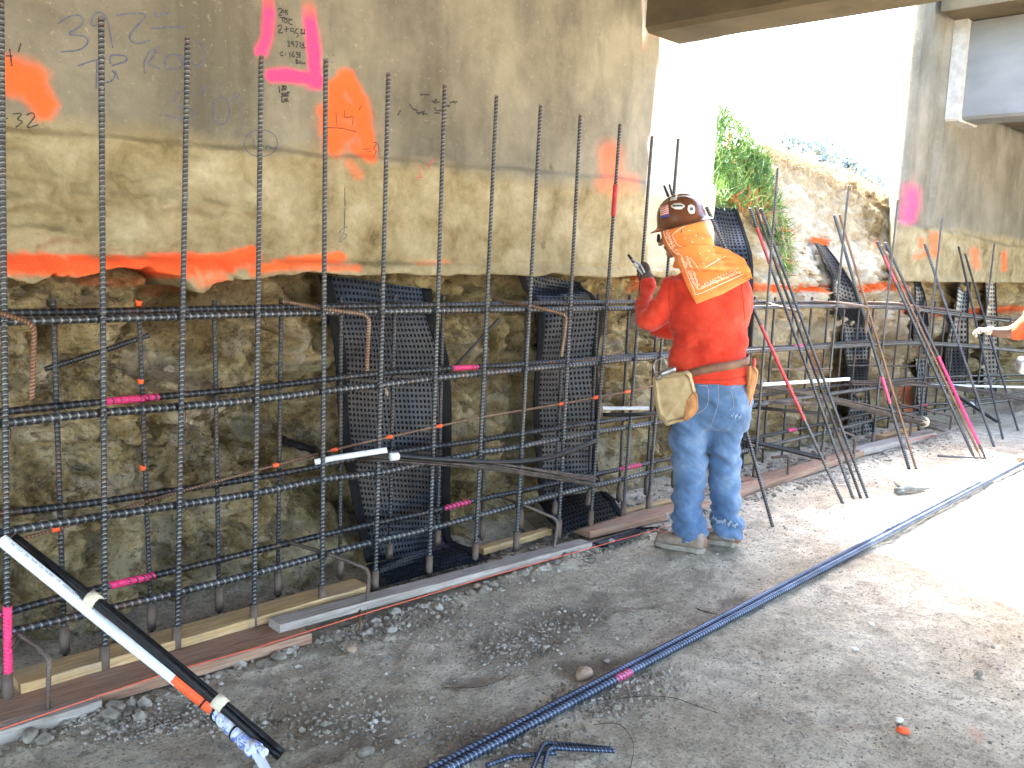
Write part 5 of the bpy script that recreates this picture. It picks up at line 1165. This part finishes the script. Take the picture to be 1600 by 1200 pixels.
# -- body under the clothes: one continuous surface with head, neck, arms and legs
bb = MB(); hc = mn.px(1066, 362, .01)
loft(bb, ismooth([sec(1099, 419, 20, .05), sec(1104, 445, 50, .08), sec(1108, 490, 48, .10), sec(1108, 560, 46, .095, .01), sec(1108, 640, 50, .10, .015)], 4), 20)
capsule(bb, [mn.px(1096, 428, .0), mn.px(1082, 402, .01), mn.px(1072, 385, .01)], [.062, .058, .060], 14)
tl = -.20; hx_ = (U * math.cos(tl) - Zv * math.sin(-tl)); hz_ = Zv * math.cos(tl) - U * math.sin(-tl)
hz_ = (Zv * .97 - U * .22).normalized(); hx_ = (U * .97 + Zv * .22).normalized()
V = []; Fc = []; nu_, nv_ = 24, 16
for j in range(nv_ + 1):
    b = math.pi * j / nv_
    for i in range(nu_):
        a = 2 * math.pi * i / nu_; x, y, z = math.sin(b) * math.cos(a), math.sin(b) * math.sin(a), math.cos(b)
        r_ = 1.0 + (.10 * max(0, -x) ** 3 if z < 0 else 0)
        V.append(hc + hx_ * x * .098 * r_ + Wv * y * .078 + hz_ * z * .118)
for j in range(nv_):
    for i in range(nu_): Fc.append((j * nu_ + i, (j + 1) * nu_ + i, (j + 1) * nu_ + (i + 1) % nu_, j * nu_ + (i + 1) % nu_))
bb.add(V, Fc)
fwd = -hx_
capsule(bb, [hc + fwd * .088 + hz_ * .005, hc + fwd * .104 - hz_ * .022, hc + fwd * .118 - hz_ * .040], [.010, .012, .014], 8)       # nose
capsule(bb, [hc + fwd * .088 - hz_ * .068 - Wv * .02, hc + fwd * .094 - hz_ * .068, hc + fwd * .088 - hz_ * .068 + Wv * .02], [.008, .010, .008], 8)   # lips
capsule(bb, [hc + fwd * .075 - hz_ * .100, hc + fwd * .080 - hz_ * .098], [.022, .020], 8)  # chin
for sgn in (-1, 1):
    capsule(bb, [hc + Wv * sgn * .078 + hz_ * .02, hc + Wv * sgn * .086 - hz_ * .0, hc + Wv * sgn * .080 - hz_ * .03], [.010, .013, .009], 8)   # ears
    capsule(bb, [hc + fwd * .078 + Wv * sgn * .032 + hz_ * .018, hc + fwd * .084 + Wv * sgn * .034 + hz_ * .012], [.010, .010], 8)               # brows / eyes
for pts, rad in (([mn.px(1055, 452), mn.px(1034, 480, -.01), eL], [.052, .047, .040]), ([eL, mn.px(1009, 476, .11), mn.px(1012, 436, .215)], [.040, .036, .026]),
                 ([mn.px(1150, 452), mn.px(1154, 490, .09), eR], [.052, .047, .040]), ([eR, mn.px(1085, 522, .27), mn.px(1008, 509, .325)], [.040, .036, .026]),
                 ([mn.px(1082, 650), mn.px(1076, 720, -.01), mn.px(1076, 835, .0)], [.075, .058, .040]), ([mn.px(1134, 650, .03), mn.px(1135, 720, .05), mn.px(1137, 830, .065)], [.075, .058, .040])):
    capsule(bb, pts, rad, 12)
hand(bb, mn.px(1012, 434, .22), (U * -.10 + Zv * .25 + Wv * 1.0).normalized(), -U * 1 + Zv * .1, Zv * 1, .95, .92)
hand(bb, mn.px(1006, 508, .33), (-U * .75 + Wv * .6 + Zv * .15).normalized(), Wv * .7 + U * .4, Zv, .8, .92)
for f_ in (0, 1):
    h_ = G(1094, 862) if f_ == 0 else G(1148, 853); t_ = G(1034, 850) if f_ == 0 else G(1108, 845); h_.z = t_.z = .045; capsule(bb, [h_, h_.lerp(t_, .5), t_], [.036, .036, .03], 10)
    capsule(bb, [h_ + Vector((0, 0, .02)), (mn.px(1077, 822, .0) if f_ == 0 else mn.px(1138, 820, .065))], [.036, .04], 10)
body, body_bvh = fuse(bb, 'body', M['skin'], man, .0075, None, 2)
# -- gloves
gb = MB(); hand(gb, mn.px(1012, 434, .22), (U * -.10 + Zv * .25 + Wv * 1.0).normalized(), -U * 1 + Zv * .1, Zv * 1, .95, 1.02, .0115); capsule(gb, [mn.px(1012, 442, .20), mn.px(1012, 434, .225)], [.036, .033], 12)
g1, _ = fuse(gb, 'glove', M['glove'], man, .0045, None, 2); g1['label'] = 'dark glove holding the pliers'
gb = MB(); hand(gb, mn.px(1006, 508, .33), (-U * .75 + Wv * .6 + Zv * .15).normalized(), Wv * .7 + U * .4, Zv, .8, 1.05, .0115); capsule(gb, [mn.px(1022, 511, .315), mn.px(1004, 508, .33)], [.040, .036], 12)
g2, _ = fuse(gb, 'glove', M['glove_grey'], man, .0045, None, 2); g2['label'] = 'dusty grey glove gripping the cage'
# -- boots
def boot(h, t, name_h, w=.05):
    ax = (t - h); L = ax.length + .0; ax.normalize(); sd = Vector((-ax.y, ax.x, 0)); up = Vector((0, 0, 1)); mb = MB(); q = lambda f, z: h + ax * L * f + up * z
    loft(mb, ismooth([(q(-.10, .055), sd * .026, up * .038), (q(.0, .060), sd * .042, up * .048), (q(.2, .060), sd * .044, up * .048), (q(.42, .056), sd * .044, up * .043), (q(.62, .048), sd * .050, up * .034), (q(.85, .042), sd * .052, up * .028), (q(1.02, .038), sd * .044, up * .024), (q(1.10, .034), sd * .024, up * .016)], 4), 18)
    capsule(mb, [q(.20, .08), q(.17, .12), q(.17, .15)], [.046, .046, .046], 14)
    o, bv = fuse(mb, 'boot', M['boot'], man, .006, wrinkle(.003, (1, 0, 1), 14, 8), 3)
    sm = MB(); secs = []
    out = [(-.13, .0), (-.10, .030), (0, .046), (.3, .044), (.6, .054), (.88, .056), (1.05, .045), (1.13, .022), (1.15, 0)]
    ring = [(f, s_) for f, s_ in out] + [(f, -s_) for f, s_ in reversed(out[1:-1])]
    V = [h + ax * L * f + sd * s_ + up * z for z, k_ in ((.002, .97), (.006, 1), (.024, 1.0), (.028, .97)) for f, s_ in [(a * k_, b * k_) for a, b in ring]]; n = len(ring)
    Fc = [(i * n + j, i * n + (j + 1) % n, (i + 1) * n + (j + 1) % n, (i + 1) * n + j) for i in range(3) for j in range(n)] + [tuple(range(n)), tuple(3 * n + j for j in range(n))]
    sm.add(V, Fc); so_ = sm.build('sole', M['sole'], None, False); so_.parent = o
    return o
boot(G(1093, 863), G(1032, 851), '')
boot(G(1147, 853), G(1106, 845), '')
# -- hard hat
hat_c = mn.px(1066, 349, .005); ht = MB(); hu = (Zv * .965 - U * .262).normalized(); hr = (U * .965 + Zv * .262).normalized(); hu = (hu - Wv * .06).normalized(); hw_ = hr.cross(hu).normalized(); 
if hw_.dot(Wv) < 0: hw_ = -hw_
V = []; Fc = []; n = 40
prof_h = [(.158, -.014), (.163, -.012), (.160, -.007), (.140, .0), (.131, .008), (.127, .03), (.121, .06), (.108, .09), (.086, .115), (.055, .131), (.025, .138), (.004, .140)]
for r_, z in prof_h:
    for k_ in range(n):
        a = 2 * math.pi * k_ / n; rg_ = 1 + (.0 if z < .02 else .035 * math.exp(-((math.sin(a)) / .20) ** 2) * min(1, z / .05))
        br = 1.0 + (.07 * max(0, -math.cos(a)) ** 2 if z < 0.0 else 0)
        V.append(hat_c + hr * math.cos(a) * r_ * .97 * br + hw_ * math.sin(a) * r_ * .90 + hu * (z + (rg_ - 1) * .25))
for i in range(len(prof_h) - 1):
    for k_ in range(n): Fc.append((i * n + k_, i * n + (k_ + 1) % n, (i + 1) * n + (k_ + 1) % n, (i + 1) * n + k_))
Fc.append(tuple((len(prof_h) - 1) * n + k_ for k_ in range(n))); ht.add(V, Fc)
me = ht.mesh('hard_hat'); hat = link('hard_hat', me, M['hat']); md = hat.modifiers.new('s', 'SOLIDIFY'); md.thickness = .004; md.offset = -1; attach(hat, man)
sbd = hat.modifiers.new('sub', 'SUBSURF'); sbd.levels = 1; sbd.render_levels = 1
hat_bvh = BVHTree.FromPolygons([tuple(v) for v in ht.V], ht.F)
def hpatch(rows, mat, lift=.003, label=None):
    o, bv = patch('sticker', rows, hat_bvh, mat, None, lift, 3, .0006); o.location = -Vector(hat.location) * 0; o.parent = hat; o.location = -Vector(man.location) - Vector(hat.location) + Vector(hat.location) * 1 + Vector(hat.location) * 0
    o.location = -(Vector(man.location) + Vector(hat.location)); 
    if label: o['label'] = label
    return o, bv
def child_of_hat(o): o.parent = hat; o.location = -(Vector(man.location) + Vector(hat.location)); return o
_, fb = hpatch([[(1031, 323), (1044, 319)], [(1032, 340), (1045, 335)]], M['sticker'], .003, 'flag sticker with red stripes')
stripes = [[(1033, 324.5 + k_ * 3.2), (1044.5, 320.8 + k_ * 3.2)] for k_ in range(5)]
child_of_hat(rib_on('flag_stripe', stripes, .0042, hat_bvh, M['sticker_red'], man, .006)).location = (0, 0, 0)
hpatch([[(1032, 338), (1045.5, 334)], [(1032.5, 342), (1046, 338)]], M['sticker_blue'], .0055, 'blue band under the flag sticker')
hpatch([[(1048, 321), (1054, 317), (1064, 317), (1070, 321)], [(1048, 323), (1055, 327), (1064, 327), (1070, 323)]], M['sticker'], .004, 'pale oval badge sticker')
hpatch([[(1051, 320.3), (1067, 320.3)], [(1051, 322.8), (1067, 322.8)]], M['sticker_dark'], .006, 'dark print on the oval badge')
hpatch([[(1048, 309), (1058, 306.5)], [(1047, 313.5), (1057, 312)]], M['sticker'], .004, 'small square pale sticker')
hpatch([[(1075, 321), (1080, 319), (1085, 322)], [(1074, 327), (1080, 327), (1086, 328)], [(1077, 333), (1081, 334), (1085, 333)]], M['sticker'], .004, 'round badge sticker')
hpatch([[(1078, 324), (1083, 324)], [(1078, 329), (1083, 329)]], M['sticker_dark'], .006, 'dark centre of the round badge')
for nm in ():
    pass
# -- bandana: wrap round head and neck, then a flap over shoulders and back
bw = MB()
loft(bw, ismooth([(hc + hz_ * .03 + hx_ * .008, hx_ * .110, Wv * .090), (hc - hz_ * .02 + hx_ * .012, hx_ * .114, Wv * .094), (mn.px(1076, 378, .0), hx_ * .116, Wv * .098), (mn.px(1083, 392, -.005), hx_ * .106, Wv * .096), (mn.px(1091, 405, -.008), U * .118, Wv * .104), (mn.px(1098, 420, -.01), U * .150, Wv * .122)], 5), 26)
# open the face side
ban_wrap, wrap_bvh = fuse(bw, 'bandana', M['bandana'], man, .006, wrinkle(.006, (.4, .2, 1), 12, 61), 3); ban_wrap['label'] = 'orange paisley bandana hanging from the hat over the neck'
both_V = [v.co + ban_wrap.location + man.location for v in ban_wrap.data.vertices]; bF = [tuple(p.vertices) for p in ban_wrap.data.polygons]
sV = [v.co + shirt.location + man.location for v in shirt.data.vertices]; sF = [tuple(i + len(both_V) for i in p.vertices) for p in shirt.data.polygons]
union = BVHTree.FromPolygons([tuple(v) for v in both_V + sV], bF + sF)
flap, flap_bvh = patch('bandana_flap', [[(1050, 390), (1080, 382), (1110, 382)], [(1057, 410), (1094, 395), (1138, 390)], [(1067, 433), (1108, 413), (1163, 404)], [(1076, 454), (1118, 438), (1172, 423)], [(1088, 475), (1130, 459), (1172, 436)]], union, M['bandana'], None, .012, 9, .002)
V_ = np.zeros(len(flap.data.vertices) * 3); flap.data.vertices.foreach_get('co', V_); V_ = V_.reshape(-1, 3)
off = .006 * fbm(V_[:, 0] * 9, V_[:, 1] * 9, V_[:, 2] * 22, 2, 66); V_ = V_ - np.array(Wv)[None] * (off[:, None]); flap.data.vertices.foreach_set('co', V_.ravel()); flap.data.update()
flap.parent = ban_wrap; flap.location = -(Vector(man.location) + Vector(ban_wrap.location))
flap_bvh = BVHTree.FromPolygons([tuple(v) for v in V_.tolist()] + [tuple(v) for v in both_V], [tuple(p.vertices) for p in flap.data.polygons] + [tuple(i + len(V_) for i in f) for f in bF])
kn, _ = patch('bandana_tail', [[(1152, 402), (1160, 404)], [(1162, 414), (1172, 420)], [(1166, 430), (1176, 436)]], union, M['bandana'], None, .02, 5, .003); kn.parent = ban_wrap; kn.location = flap.location
pr = [[(1050, 368), (1056, 362), (1072, 352), (1092, 344)], [(1050, 368), (1058, 382), (1066, 386)], [(1078, 402), (1086, 412), (1092, 422), (1095, 422), (1112, 412), (1134, 400)], [(1074, 406), (1084, 424), (1090, 444), (1092, 452), (1120, 440), (1150, 428)]]
pr += [[(1064, 398), (1072, 424), (1084, 452), (1089, 460), (1120, 447), (1162, 428)], [(1036, 360), (1042, 378), (1052, 392), (1060, 398)]]
rp = random.Random(4)
def paisley(cx, cy, r): 
    a0 = rp.uniform(0, 6.28); return [(cx + r * (1 - .09 * k_) * math.cos(a0 + k_ * .7), cy + r * .8 * (1 - .09 * k_) * math.sin(a0 + k_ * .7)) for k_ in range(10)]
for t in np.linspace(0, 1, 13): pr.append(paisley(1067 + 20 * t + rp.uniform(-1, 1), 404 + 44 * t, 3.2)); pr.append(paisley(1074 + 17 * t, 402 + 42 * t, 2.2))
for t in np.linspace(.1, 1, 13): pr.append(paisley(1092 + 62 * t, 451 - 26 * t + rp.uniform(-1, 1), 3.2)); pr.append(paisley(1096 + 56 * t, 446 - 27 * t, 1.6)); 
for t in np.linspace(0, 1, 7): pr.append(paisley(1040 + 10 * t, 352 + 36 * t, 3.4)); pr.append(paisley(1045 + 40 * t, 356 - 14 * t, 3.0))
for t in np.linspace(0, 1, 5): pr.append(paisley(1046 + 14 * t, 372 + 24 * t, 2.6))
dots = [(1077, 360), (1088, 368), (1070, 372), (1098, 372), (1094, 396), (1104, 404), (1116, 398), (1108, 392), (1082, 378), (1100, 412), (1122, 404)]
for dx_, dy_ in dots: pr.append([(dx_ - 1.2, dy_ - .6), (dx_ + 1.2, dy_ + .6)])
pt = rib_on('bandana_print', pr, .0038, flap_bvh, M['bandana_print'], man, .004); pt.parent = ban_wrap; pt.location = flap.location
# glasses at the face edge
gm = MB(); capsule(gm, [mn.px(1029, 368, -.03), mn.px(1029, 376, -.035)], [.008, .010], 8); attach(gm.build('sunglasses', M['black_tube']), man)
# -- tool belt
def beltband(x0y, hw_m, mat, name, lift=.012):
    mb = MB(); c = mn.px(1106, 574, .012); n = 44; V = []; Fc = []
    for i in range(n):
        a = 2 * math.pi * i / n; r = U * math.cos(a) * 60.5 * MP + Wv * math.sin(a) * .136; tz = math.cos(a) * .055 + .006 * math.sin(3 * a)
        o_ = c + r + Zv * tz; nn = r.normalized() * .004
        V += [o_ - Zv * hw_m, o_ + Zv * hw_m, o_ + Zv * hw_m + nn, o_ - Zv * hw_m + nn]
    for i in range(n):
        j = (i + 1) % n
        for k_ in range(4): Fc.append((i * 4 + k_, j * 4 + k_, j * 4 + (k_ + 1) % 4, i * 4 + (k_ + 1) % 4))
    mb.add(V, Fc); return attach(mb.build(name, mat), man)
beltband(None, .022, M['leather_brown'], 'tool_belt')
def bag(name, pts, th, mat, w0):
    """leather bag: outline in pixels, thick in depth, rounded edge"""
    mb = MB(); cx = sum(p[0] for p in pts) / len(pts); cy = sum(p[1] for p in pts) / len(pts); V = []; n = None
    ol = smooth_path([Vector((x, y, 0)) for x, y in pts + [pts[0]]], 4)[:-1]; n = len(ol)
    ol = [p + Vector((1.3 * float(vnoise(p.x * .25, p.y * .25, 0, 31)), 1.8 * float(vnoise(p.x * .3, p.y * .3, 5, 32)), 0)) for p in ol]
    for ww, sc_ in ((-.5, .86), (-.38, .96), (-.15, 1.0), (.15, 1.0), (.38, .96), (.5, .86)):
        for p in ol: V.append(mn.px(cx + (p.x - cx) * sc_, cy + (p.y - cy) * sc_, w0 + ww * th + .005 * float(vnoise(p.x * .13, p.y * .13, ww * 3, 9))))
    Fc = [(i * n + j, i * n + (j + 1) % n, (i + 1) * n + (j + 1) % n, (i + 1) * n + j) for i in range(5) for j in range(n)]
    for base, k_ in ((0, 0), (5 * n, 5)):
        c = sum((Vector(V[base + j]) for j in range(n)), Vector()) / n - Wv * (.012 if k_ == 0 else -.012); V.append(c); ci = len(V) - 1
        for j in range(n): Fc.append((base + j, base + (j + 1) % n, ci))
    mb.add(V, Fc); o = mb.build(name, mat); o.modifiers.new('s', 'SUBSURF').render_levels = 2; return attach(o, man)
bg1 = bag('tool_pouch', [(1020, 588), (1045, 583), (1074, 579), (1082, 592), (1088, 612), (1090, 632), (1084, 650), (1066, 658), (1052, 662), (1040, 664), (1028, 650), (1021, 620)], .075, M['leather'], -.13)
bg2 = bag('pouch_flap', [(1072, 622), (1088, 612), (1091, 640), (1080, 652), (1068, 656)], .055, M['leather_orange'], -.15)
bg3 = bag('tool_holster', [(1166, 576), (1176, 572), (1184, 580), (1180, 608), (1172, 636), (1164, 632), (1166, 604)], .05, M['leather_orange'], -.03)
tb = MB(); capsule(tb, [mn.px(1036, 584, -.17), mn.px(1052, 577, -.17)], [.018, .016], 12); capsule(tb, [mn.px(1034, 586, -.17), mn.px(1028, 592, -.17)], [.012, .008], 8); attach(tb.build('hammer_head', M['tool']), man)
tb = MB(); tube(tb, bend_path([mn.px(1024, 590, -.16), mn.px(1021, 570, -.16), mn.px(1026, 562, -.16), mn.px(1040, 560, -.16), mn.px(1042, 580, -.16)], .02), .0035, 8); attach(tb.build('belt_hook', M['tool']), man)
tb = MB(); capsule(tb, [mn.px(1179, 562, -.04), mn.px(1176, 600, -.04)], [.008, .009], 8); attach(tb.build('tool_handle', M['red_paint']), man)
tb = MB(); capsule(tb, [mn.px(1172, 574, -.06), mn.px(1170, 600, -.06)], [.007, .007], 8); attach(tb.build('tool_handle', M['leather_orange']), man)
# pliers, held: a thing of their own
pl = MB(); c0 = mn.px(1004, 428, .24)
capsule(pl, [mn.px(1008, 434, .25), mn.px(996, 418, .25), mn.px(983, 400, .25)], [.007, .0065, .006], 8); capsule(pl, [mn.px(1010, 431, .23), mn.px(1000, 414, .23), mn.px(988, 406, .235)], [.006, .006, .005], 8)
o = pl.build('pliers', M['tool']); tag(o, 'steel pliers held in the raised dark glove against an upright bar', 'pliers'); mb = MB(); capsule(mb, [mn.px(990, 409, .25), mn.px(982.5, 399, .25)], [.0085, .0075], 8); mb.build('grip', M['black_tube'], o)
pl = MB(); capsule(pl, [mn.px(1044, 306, .05), mn.px(1038, 291, .05)], [.008, .006], 8); capsule(pl, [mn.px(1050, 304, .05), mn.px(1046, 289, .05)], [.006, .005], 8); attach(pl.build('hat_clip', M['black_tube']), man)
# jeans details
sm_ = rib_on('seams', [[(1122, 600), (1123, 625), (1119, 642), (1110, 668)], [(1091, 603), (1106, 605), (1105, 634), (1086, 648), (1080, 650)], [(1141, 606), (1164, 602)], [(1142, 606), (1147, 634), (1140, 640)], [(1165, 640), (1163, 700), (1161, 760), (1160, 835)], [(1056, 842), (1078, 848), (1099, 848)], [(1117, 836), (1140, 842), (1158, 842)]], .003, jeans_bvh, M['seam'], man, .003)
sm_.parent = jeans; sm_.location = -(Vector(man.location) + Vector(jeans.location))
M['shirt_seam'] = simple('shirt_seam', (.22, .012, .006), (.32, .02, .01), 60, .9, bump=0)
for st_ in ([(1052, 428), (1046, 450), (1046, 478), (1050, 500)], [(1156, 436), (1160, 460), (1164, 500)], [(1090, 593), (1128, 594), (1166, 588)]):
    ss_ = rib_on('seam', [st_], .0035, shirt_bvh, M['shirt_seam'], man, .003); ss_.parent = shirt; ss_.location = -(Vector(man.location) + Vector(shirt.location))
fr_ = MB(); pf = random.Random(3)
for (x0, y0, x1, y1, nn) in ((1112, 806, 1124, 814, 30), (1126, 811, 1154, 820, 60), (1042, 800, 1050, 815, 60), (1142, 646, 1160, 650, 14)):
    for _ in range(nn):
        t = pf.random(); x = x0 + (x1 - x0) * t; y = y0 + (y1 - y0) * t + pf.uniform(-1, 1) + 2.2 * math.sin(t * 19); d = Vector(ray(x, y)); h = jeans_bvh.ray_cast(Vector(CAM), d); p = (h[0] if h[0] else mn.px(x, y, 0)) - d * .004
        q = p + Vector((pf.uniform(-.005, .005), pf.uniform(-.004, .004), pf.uniform(-.022, -.006))); tube(fr_, [p, q], .0007, 4)
fo = fr_.build('frayed_threads', M['denim_pale']); fo.parent = jeans; fo.location = sm_.location; fo['kind'] = 'stuff'

# ------------------------------------------------------------------ second person at the right edge
m2 = Man((7.75, 2.22), (.28, -.96, 0)); p2 = empty('person', (7.75, 2.22, 0), 'second worker bending in from the right edge in an orange shirt and white glove', 'person')
def q2(x, y, w=0): return m2.px(x, y, w)
sb = MB(); capsule(sb, [q2(1626, 492, .0), q2(1606, 506, .0), q2(1590, 518, .0)], [.085, .075, .064], 16); capsule(sb, [q2(1632, 495), q2(1640, 530), q2(1642, 555)], [.15, .17, .16], 20)
capsule(sb, [q2(1630, 495, .1), q2(1650, 520, .2)], [.08, .07], 14)
fuse(sb, 'shirt', M['hivis'], p2, .012, wrinkle(.010, (.5, -.3, 1), 8, 9), 4)
bb = MB(); capsule(bb, [q2(1630, 498), q2(1606, 506), q2(1578, 520)], [.062, .058, .050], 12); capsule(bb, [q2(1578, 520), q2(1560, 519), q2(1546, 517)], [.052, .042, .030], 12); hand(bb, q2(1546, 517), -m2.r + Vector((0, 0, .05)), Vector((0, 0, -1)), m2.v, .7, .9)
capsule(bb, [q2(1634, 505), q2(1640, 555)], [.12, .12], 14); capsule(bb, [q2(1634, 490), q2(1636, 470)], [.06, .06], 10); capsule(bb, [q2(1637, 452), q2(1636, 462)], [.095, .09], 16); capsule(bb, [q2(1623, 460), q2(1621, 464)], [.014, .016], 8)
capsule(bb, [q2(1640, 560), q2(1632, 610, .05), q2(1646, 672, .05)], [.10, .07, .045], 12); capsule(bb, [q2(1646, 560, .1), q2(1640, 610, .2), q2(1660, 668, .2)], [.10, .07, .045], 12); capsule(bb, [q2(1634, 500, .1), q2(1656, 530, .2), q2(1640, 560, .1)], [.06, .045, .03], 10)
fuse(bb, 'body', M['skin_dark'], p2, .010, None, 2)
jb = MB(); capsule(jb, [q2(1640, 560), q2(1632, 612, .05), q2(1645, 664, .05)], [.13, .095, .075], 16); capsule(jb, [q2(1646, 560, .1), q2(1640, 612, .2), q2(1660, 660, .2)], [.13, .095, .075], 16); fuse(jb, 'jeans', M['denim'], p2, .012, wrinkle(.01, (0, 0, 1), 8, 5), 3)
gb = MB(); hand(gb, q2(1548, 517), -m2.r + Vector((0, 0, .05)), Vector((0, 0, -1)), m2.v, .7, 1.02, .0115); capsule(gb, [q2(1549, 517), q2(1545, 517)], [.036, .034], 10); M['white_glove'] = simple('white_cotton_glove', (.22, .21, .19), (.34, .33, .31), 25, .9); fuse(gb, 'glove', M['white_glove'], p2, .006, None, 2)
hb_ = MB(); c = q2(1636, 447); V = []; Fc = []; n = 30
for r_, z in prof_h:
    for k_ in range(n): a = 2 * math.pi * k_ / n; V.append(c + m2.r * math.cos(a) * r_ * .9 + m2.v * math.sin(a) * r_ * .9 + Vector((0, 0, 1)) * z)
for i in range(len(prof_h) - 1):
    for k_ in range(n): Fc.append((i * n + k_, i * n + (k_ + 1) % n, (i + 1) * n + (k_ + 1) % n, (i + 1) * n + k_))
hb_.add(V, Fc); M['hat2'] = simple('dark_hat', (.012, .012, .012), (.05, .048, .04), 12, .5); attach(hb_.build('hard_hat', M['hat2']), p2)
for f_ in (q2(1646, 672, .05), q2(1660, 668, .2)):
    f_.z = .05; mb = MB(); t = f_ - m2.r * .2; t.z = .035; capsule(mb, [f_, f_.lerp(t, .5), t], [.05, .045, .036], 12); attach(mb.build('boot', M['boot']), p2)
gb = MB(); q = q2(1600, 567, -.05); capsule(gb, [q, q + Vector((0, 0, -.03))], [.065, .06], 16); attach(gb.build('wire_reel', M['tool']), p2)
